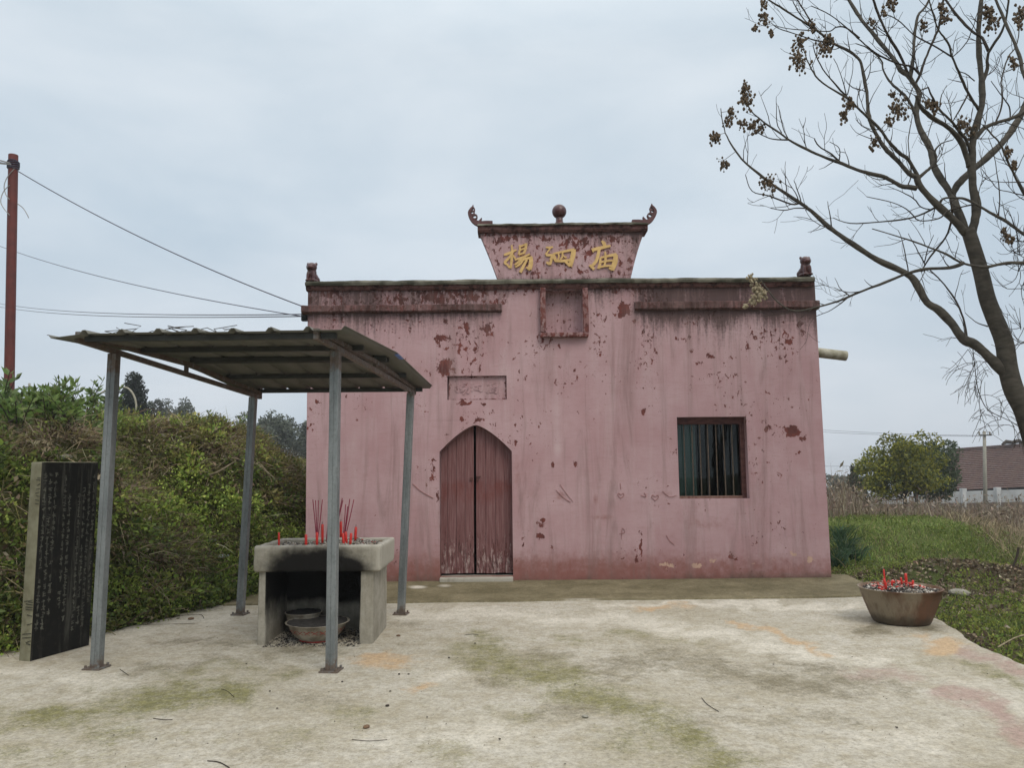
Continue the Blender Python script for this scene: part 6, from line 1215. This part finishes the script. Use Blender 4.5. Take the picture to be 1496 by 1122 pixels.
def seed_cluster(px, py, r, mat, hang=1.0):
    S_ = np.array(samples); d = np.hypot(S_[:, 0] - px, S_[:, 1] - py); Y = S_[d.argmin(), 2]; mbs = MB(); k = Y / F; n = int(8 + r * r * .32)
    for i in range(n):
        a = random.uniform(0, 6.28); q = random.uniform(0, 1) ** .75 * r * random.choice((.8, 1.0, 1.35)); x_, y__ = px + q * math.cos(a) * .9, py + q * math.sin(a) * 1.1 * hang; c = PY(x_, y__, Y + random.uniform(-1, 1) * r * k * .8); s_ = random.uniform(1.0, 2.6) * k
        V = []; ph = random.uniform(0, 6)
        for zz, rr in ((1.2, .25), (.35, .95), (-.5, .9), (-1.2, .2)):
            for j in range(5): V.append((c[0] + s_ * rr * math.cos(ph + j * 1.2566), c[1] + s_ * rr * math.sin(ph + j * 1.2566), c[2] + s_ * zz))
        mbs.add(V, [(m_ * 5 + j, m_ * 5 + (j + 1) % 5, m_ * 5 + 5 + (j + 1) % 5, m_ * 5 + 5 + j) for m_ in range(3) for j in range(5)] + [(4, 3, 2, 1, 0), (15, 16, 17, 18, 19)])
        mbs.tube([PY(px, py - r * .4, Y), c], .0018, 3, False)
    nearest = S_[d.argmin()]; mbs.tube([PY(nearest[0], nearest[1], Y), PY(px, py - r * .4, Y)], .003, 4, False)
    mbs.build('seed_cluster', mat, bare)
for (a, b, r) in SEEDS: seed_cluster(a, b, r, SEED)
for (a, b, r) in [(1098, 409, 7), (1104, 420, 9), (1110, 433, 9), (1100, 438, 8), (1115, 428, 6), (1089, 447, 4)]: seed_cluster(a, b, r, PALESEED)
# another bare tree behind the viewer, mirrored in the window glass
b2 = copy_tree(bare); b2['label'] = 'bare tree mirrored in the glass of the barred window'; b2.location = (6.6, -3.4, -.1); b2.rotation_euler = (0, 0, rad(165)); b2.scale = (1.15, 1.15, 1.15)

# ------------------------------------------------------------------ right-hand ground cover
def rpts(n, x0, x1, y0, y1): return RNG.uniform(x0, x1, n), RNG.uniform(y0, y1, n)
offyard = lambda x, y: x > np.interp(y, [0, 6.0, 6.65, 7.81, 9.2, 9.6, 10.6, 10.7], [4.0, 4.02, 4.06, 4.33, 4.44, 4.55, 4.66, 4.38])
x, y = rpts(52000, 4.3, 10.5, 11.0, 18); k = (fbm(x * 1.2, y * 1.2, 15) + .1 > .42) & (x - (y - 14) * .3 < 9.3 + fbm(x, y, 2)); x, y = x[k], y[k]; n = len(x)
SG = bladeset(np.stack([x, y, zt(x, y) - .01], 1), RNG.normal(size=(n, 3)) * .35 + [[0, 0, 1]], RNG.uniform(.035, .13, n), RNG.uniform(.007, .014, n), pal(n, [(.165, .215, .060), (.13, .18, .048), (.20, .24, .075), (.10, .14, .04), (.22, .21, .095)]) * (.85 + 1.35 * fbm(x * 1.6, y * 1.6, 44))[:, None], .8)
xd, yd_ = rpts(2600, 4.4, 10, 11.2, 17); kd = fbm(xd * 1.3, yd_ * 1.3, 4) > .5; xd, yd_ = xd[kd], yd_[kd]; nd = len(xd); SGd = bladeset(np.stack([xd, yd_, zt(xd, yd_)], 1), RNG.normal(size=(nd, 3)) * .4 + [[0, 0, 1]], RNG.uniform(.12, .42, nd), RNG.uniform(.006, .012, nd), pal(nd, [(.30, .25, .14), (.10, .12, .05), (.06, .085, .03), (.22, .18, .11)]), .8); SG = join(SG, SGd)
xw, yw_ = rpts(14000, 4.4, 9.6, 11.0, 15.5); kw = fbm(xw * 1.9, yw_ * 1.9, 14) > .52; xw, yw_ = xw[kw], yw_[kw]; nw = len(xw); SGw = leafset(np.stack([xw, yw_, zt(xw, yw_) + RNG.uniform(.01, .09, nw)], 1), RNG.normal(size=(nw, 3)) * .8 + [[0, -.2, .5]], RNG.uniform(.025, .07, nw), RNG.uniform(.015, .04, nw), pal(nw, [(.17, .22, .05), (.12, .17, .04), (.22, .26, .07)])); SG = join(SG, SGw)
o = obj('mound_grass', SG[0], SG[1], LEAF, attrs={'Col': SG[2]}); tag(o, 'short green grass on the low mound beside the temple', 'grass', kind='stuff')
x, y = rpts(60000, 3.9, 9.5, 4.5, 11.6); k = offyard(x, y) & (fbm(x * 1.5 + 3, y * 1.5, 19) > .50); x, y = x[k], y[k]; n = len(x); cc = fbm(x * 3, y * 3, 23)
SW = leafset(np.stack([x, y, zt(x, y) + RNG.uniform(0, .08, n) * np.clip((cc - .3) * 3, .2, 1.2)], 1), RNG.normal(size=(n, 3)) * .7 + [[0, -.2, .5]], RNG.uniform(.018, .05, n), RNG.uniform(.012, .03, n), pal(n, [(.25, .30, .065), (.19, .245, .055), (.30, .33, .08), (.11, .15, .04)]))
x, y = rpts(9000, 3.9, 9.5, 4.5, 11.6); k = offyard(x, y); x, y = x[k], y[k]; n = len(x)
SB = bladeset(np.stack([x, y, zt(x, y)], 1), RNG.normal(size=(n, 3)) * .5 + [[0, 0, .8]], RNG.uniform(.05, .16, n), RNG.uniform(.004, .008, n), pal(n, GREENS + OLIVE), .8)
SJ = join(SW, SB); o = obj('ground_weeds', SJ[0], SJ[1], LEAF, attrs={'Col': SJ[2]}); tag(o, 'low green weeds growing on the bare soil right of the yard', 'weeds', kind='stuff')
x, y = rpts(26000, 3.9, 9.5, 4.5, 11.4); k = offyard(x, y) & ((fbm(x * 1.5 + 3, y * 1.5, 19) < .54) | (RNG.uniform(size=len(x)) < .2)); x, y = x[k], y[k]; n = len(x)
SL = leafset(np.stack([x, y, zt(x, y) + .012], 1), RNG.normal(size=(n, 3)) * [[1, 1, .35]], RNG.uniform(.03, .085, n), RNG.uniform(.02, .05, n), pal(n, BROWNS + [(.14, .10, .07), (.20, .16, .12)]), .35)
V, Q, c_ = rubble(3500, 4.4, 9.5, 4.6, 11.4, lambda x, y: zt(x, y), .012, .05, [(.075, .058, .038), (.10, .08, .055), (.05, .04, .028)], .9)
ctr = V.reshape(-1, 6, 3).mean(1); ok = offyard(ctr[:, 0], ctr[:, 1]); idx = np.repeat(ok, 6); rm = -np.ones(len(V), int); rm[idx] = np.arange(idx.sum()); Q = rm[Q.reshape(-1, 8, 3)[ok].reshape(-1, 3)]
o = obj('soil_clods', V[idx], Q, CHIP, attrs={'Col': c_[idx]}); tag(o, 'loose brown soil clods on the dug ground beside the yard', 'soil', kind='stuff')
o = obj('leaf_litter', SL[0], SL[1], DRY, attrs={'Col': SL[2]}); tag(o, 'dead brown leaves scattered over the soil beside the basin', 'dead leaves', kind='stuff')
# dry reeds: tall stems behind, straw in front
x, y = rpts(26000, 3.5, 34, 15, 37); k = (x > y * .33) & (x < y * .86) & (fbm(x * .5, y * .5, 29) > .36); x, y = x[k], y[k]; n = len(x); hgt = np.interp(y, [15, 18, 25, 37], [.4, .85, 1.05, .75]) * RNG.uniform(.45, 1.08, n) * (.7 + .6 * fbm(x * .7, y * .7, 33)) * (1 + 1.0 * np.exp(-((x / y - .43) / .025) ** 2))
SR = bladeset(np.stack([x, y, zt(x, y)], 1), RNG.normal(size=(n, 3)) * .14 + [[0, 0, 1]], hgt, RNG.uniform(.010, .024, n), pal(n, [(.24, .19, .135), (.18, .14, .10), (.31, .26, .19), (.13, .095, .068), (.20, .155, .12)]), .35)
Pt = np.stack([x, y, zt(x, y)], 1) + np.stack([RNG.normal(size=n) * .1, RNG.normal(size=n) * .1, hgt * RNG.uniform(.3, 1.0, n)], 1)
SR2 = leafset(Pt, RNG.normal(size=(n, 3)) + [[0, 0, .3]], RNG.uniform(.06, .2, n), RNG.uniform(.02, .06, n), pal(n, [(.22, .17, .12), (.15, .11, .08), (.29, .24, .18)]))
x, y = rpts(16000, 6, 16, 11.5, 18); k = (x - (y - 14) * .3 > 8.2) & (x < y * .9); x, y = x[k], y[k]; n = len(x)
SR3 = bladeset(np.stack([x, y, zt(x, y)], 1), RNG.normal(size=(n, 3)) * .45 + [[0, 0, .9]], RNG.uniform(.15, .5, n), RNG.uniform(.006, .013, n), pal(n, [(.36, .29, .18), (.28, .225, .14), (.20, .155, .10)]), .9)
SJ = join(SR, SR2, SR3); o = obj('dry_reeds', SJ[0], SJ[1], DRY, attrs={'Col': SJ[2]}); tag(o, 'belt of tall dry brown reeds and straw behind the grass mound', 'reeds', kind='stuff')
print('reeds', len(SJ[1]))
# strap-leaved clump at the temple corner
VAR2 = []
for i, (px, py, Y, sc) in enumerate([(1222, 806, 11.6, 1.0), (1236, 800, 12.2, .95), (1248, 803, 11.9, .8), (1228, 796, 12.8, .9)]):
    p = PY(px, py, Y); p[2] = float(zt(p[0], p[1])); n = 60; a = RNG.uniform(0, 6.28, n); D = np.stack([np.cos(a) * .55, np.sin(a) * .55, np.ones(n) * RNG.uniform(.6, 1.3, n)], 1)
    V, Q, C = bladeset(p[None] + RNG.normal(size=(n, 3)) * [.07, .07, 0], D, RNG.uniform(.3, .55, n) * sc, RNG.uniform(.014, .026, n), pal(n, [(.055, .105, .055), (.075, .13, .070), (.04, .08, .042)]), 1.1)
    o = obj('strap_leaf_plant', V, Q, LEAF, None, org=tuple(p), attrs={'Col': C}); tag(o, 'clump of blue-green strap leaves beside the temple corner', 'plant', 'strap-leaved clumps by the temple corner')
# rocks and scraps on the right
rock('stone', G(1428, 838, .0) + [0, 0, .02], .13, ROCK, 'flat pale rock lying in weeds beyond the basin', 'stone', None, 7, .4)
rock('stone', G(1432, 848, .0), .09, ROCK, 'grey rock lying just in front of the flat pale rock', 'stone', None, 8, .5)
rock('stone', G(1400, 866, .0), .10, ROCK, 'mossy half-sunk rock in weeds beside the basin', 'stone', None, 9, .45)
rock('plastic_scrap', G(1359, 848, .02), .10, PLASTIC, 'crumpled whitish plastic bag just behind the basin', 'scrap', None, 10, .6).data.materials[0] = simple('dull_plastic', (.30, .32, .30), (.2, .22, .2), 6)
rock('plastic_scrap', G(1471, 810, .05) + [0, 0, .06], .07, PLASTIC, 'bright white plastic scrap in the dry straw', 'scrap', None, 11, .7)
rock('plastic_scrap', G(1325, 832, .1) + [0, 0, .05], .05, PLASTIC, 'small white scrap on the soil heap behind the basin', 'scrap', None, 12, .4)
for i, (a, b, r, lab) in enumerate([((1318, 826), (1336, 819), .014, 'pale straight stick lying on the dug soil heap'), ((1458, 946), (1496, 928), .006, 'thin pale stick lying in the weeds at the slab edge'), ((1480, 828), (1488, 800), .014, 'dark crooked twig standing in the straw')]):
    A, Bp = G(*a, .12 if i == 0 else .03), G(*b, .16 if i == 0 else .12); 
    if i == 2: A = PY(*a, 10.0); Bp = PY(*b, 10.0)
    o = MB().tube(catmull([A, (A + Bp) / 2 + [.02, 0, .02], Bp], 4), [r] * 9, 6).build('fallen_stick', PALESEED if i < 2 else TWIG, None, org=tuple(A)); tag(o, lab, 'stick')

# ------------------------------------------------------------------ barn and boundary wall beyond the reeds
YB = 62; e0, e1 = PY(1388, 717, YB), PY(1540, 710, YB - 6); g0, g1 = PY(1385, 659, YB + 4), PY(1540, 648, YB - 2)
barn = thing('barn', (float(e0[0]), YB, -2.2), 'long low barn with a faded red-brown tiled roof behind the white wall', 'barn')
mb_ = MB(); rows = 22
for i in range(rows):
    t0, t1 = i / rows, (i + 1) / rows; a, b = e0 + (g0 - e0) * t0, e1 + (g1 - e1) * t0; c, d = e0 + (g0 - e0) * t1, e1 + (g1 - e1) * t1; up_ = np.array([0, -.03, .07])
    mb_.add([a + up_, b + up_, d, c, a, b], [(0, 1, 2, 3), (4, 5, 1, 0)])
k = M('barn_roof_tile', .9, .2); nn2 = k.noise(3, 6, .7); st2 = k.noise(7, 5, .7, k.vec((.5, 1, 3)))
ROOFT = k.done(k.mix(k.ramp(st2, .4, .7), k.mix(k.ramp(nn2, .35, .65), (.125, .066, .056), (.085, .048, .044)), (.165, .125, .105)), k.noise(9, 4), .4, .05)
mb_.build('tile_roof', ROOFT, barn)
gb0, gb1 = g0 + [0, 7, -3], g1 + [0, 7, -3]; MB().add([g0, g1, gb1, gb0], [(0, 1, 2, 3)]).build('rear_roof', ROOFT, barn)
mb_ = MB(); mb_.bar(g0 + [0, 0, .08], g1 + [0, 0, .08], .3, .2); rdg = mb_.build('ridge', ROOFT, barn)
c = PY(1480, 650, YB); MB().tube([c + [-.9, 0, .05], c + [-.5, 0, .25], c + [0, 0, .2], c + [.5, 0, .32], c + [.9, 0, .05]], [.08, .18, .15, .18, .08], 7).build('ridge_debris', TWIG, barn)
w0_, w1_ = e0 + [.6, .8, 0], e1 + [.6, .8, 0]
MB().add([w0_ * [1, 1, 0] + [0, 0, -2.6], w1_ * [1, 1, 0] + [0, 0, -2.6], w1_, w0_], [(0, 1, 2, 3)]).build('front_wall', DARKROOM, barn)
MB().add([w0_ * [1, 1, 0] + [0, 0, -2.6], w0_, g0 + [.6, 0, -.05], gb0 + [.6, 0, 0], gb0 * [1, 1, 0] + [.6, 0, -2.6]], [(0, 1, 2, 3, 4)]).build('gable_wall', CONCP, barn)
WHITEWALL = simple('whitewash', (.50, .51, .51), (.36, .37, .37), 1.5, .9, .1)
YV = 56; v0, v1 = PY(1283, 722, YV + 4), PY(1550, 714, YV - 4); d0, d1 = PY(1283, 737, YV + 4), PY(1550, 733, YV - 4)
bw = thing('boundary_wall', (float(v0[0]), YV, -2.2), 'long white boundary wall with a brown base behind the reeds', 'wall')
def slabw(name, a, b, za, zb_, mat, th_): d = np.array([0, th_, 0]); A0 = np.array([a[0], a[1], za[0]]); B0 = np.array([b[0], b[1], za[1]]); A1 = np.array([a[0], a[1], zb_[0]]); B1 = np.array([b[0], b[1], zb_[1]]); MB().add([A0, B0, B1, A1, A0 + d, B0 + d, B1 + d, A1 + d], [(0, 1, 2, 3), (5, 4, 7, 6), (3, 2, 6, 7), (4, 0, 3, 7), (1, 5, 6, 2)]).build(name, mat, bw)
slabw('white_band', v0, v1, (d0[2], d1[2]), (v0[2], v1[2]), WHITEWALL, .25); slabw('wall_base', v0 - [0, .03, 0], v1 - [0, .03, 0], (-3.4, -3.4), (d0[2] + .01, d1[2] + .01), simple('brown_brick_base', (.12, .085, .065), (.16, .125, .10), 2, .9), .3)
for i, px in enumerate((1467, 1418, 1372, 1330)):
    t = (px - 1283) / 267; c = v0 + (v1 - v0) * t; MB().box(c[0] - .16, c[0] + .16, c[1] - .08, c[1] + .3, -3, c[2] + .22).build('wall_pier', WHITEWALL, bw)

# ------------------------------------------------------------------ litter on the yard
for i, pts in enumerate([[(323, 1007), (332, 1010), (342, 1019)], [(175, 978), (182, 983), (188, 987)], [(303, 1112), (320, 1114), (335, 1122)], [(514, 1081), (540, 1083), (566, 1081)], [(1025, 1020), (1034, 1030), (1050, 1040)], [(215, 912), (245, 903), (290, 898), (298, 904)], [(205, 913), (250, 912), (285, 911)], [(680, 928), (690, 927), (699, 928)], [(224, 1050), (238, 1052), (252, 1052)]]):
    P = [G(*p, .006) for p in pts]; o = MB().tube(catmull(P, 4), [.0018 + .0005 * (i % 3)] * (len(pts) * 4 - 3), 5).build('fallen_twig', TWIG, None, org=tuple(P[0])); tag(o, 'short thin dark twig lying on the concrete yard', 'twig', 'twigs on the yard')
for i, (a, b, r, mat) in enumerate([(535, 1062, .026, simple('brown_pebble', (.17, .10, .055), (.12, .075, .045), 20)), (855, 1047, .024, ROCK), (694, 940, .014, TWIG), (566, 1031, .022, TWIG), (583, 985, .016, TWIG), (597, 985, .013, TWIG), (656, 961, .016, TWIG), (582, 929, .026, simple('brown_leaf', (.14, .085, .05), (.10, .065, .04), 20)), (279, 904, .035, simple('brown_leaf', (.19, .12, .075), (.12, .08, .05), 20)), (570, 1010, .012, TWIG), (624, 1048, .01, TWIG), (730, 1080, .012, TWIG), (1130, 971, .012, TWIG), (500, 996, .014, TWIG), (1310, 1063, .012, TWIG), (840, 1000, .01, TWIG), (394, 1010, .012, TWIG), (405, 1035, .01, TWIG), (228, 1080, .01, TWIG), (360, 970, .012, TWIG)]):
    lab, cat, gr = {0: ('smooth brown pebble on the concrete yard', 'pebble', None), 1: ('small pale chip of stone on the mossy concrete', 'stone chip', None), 7: ('curled brown leaf beside the altar leg', 'leaf', None), 8: ('brown leaf lying by twigs at the foot of the bank', 'leaf', None)}.get(i, ('tiny dark seed husk lying on the concrete yard', 'husk', 'husks on the yard'))
    rock('yard_husk' if gr else cat.replace(' ', '_'), G(a, b, .008), r * (.6 if gr else .8), mat, lab, cat, gr, i + 20, .45)
V, Q, c_ = rubble(900, -4.2, 3.9, 3.0, 9.0, lambda x, y: .006 + 0 * x, .002, .006, [(.05, .04, .03), (.10, .085, .06), (.4, .38, .33), (.08, .06, .04)]); ctr = V.reshape(-1, 6, 3).mean(1)
o = obj('yard_grit', V, Q, CHIP, attrs={'Col': c_}); tag(o, 'fine dark grit and crumbs scattered over the concrete yard', 'grit', kind='stuff')
# dead twigs caught on the canopy roof
o = MB()
for i in range(14):
    s_ = random.uniform(.1, .6); p = roofp(s_, .02) + [0, random.uniform(0, .1), .02]; o.tube([p, p + [random.uniform(-.1, .1), 0, random.uniform(.005, .05)], p + [random.uniform(-.2, .2), 0, random.uniform(.0, .07)]], .003, 4)
o = o.build('roof_twigs', TWIG, None, org=tuple(roofp(.3, .02))); tag(o, 'thin dead twigs caught on the front edge of the canopy roof', 'twigs', kind='stuff')

# ------------------------------------------------------------------ thin damp haze over the fields
hm = bpy.data.materials.new('thin_haze'); hm.use_nodes = True; ht = hm.node_tree; ht.nodes.clear()
ho = ht.nodes.new('ShaderNodeOutputMaterial'); hv = ht.nodes.new('ShaderNodeVolumePrincipled'); hv.inputs['Color'].default_value = (.92, .95, 1, 1); hv.inputs['Density'].default_value = 0.0011; hv.inputs['Anisotropy'].default_value = 0.2
ht.links.new(hv.outputs[0], ho.inputs['Volume'])
hz_obj = MB().box(-720, 720, -140, 830, float(ZZ.min()) - 1.0, 9.0).build('haze', hm); tag(hz_obj, 'thin pale haze lying over the fields', 'haze', kind='stuff')
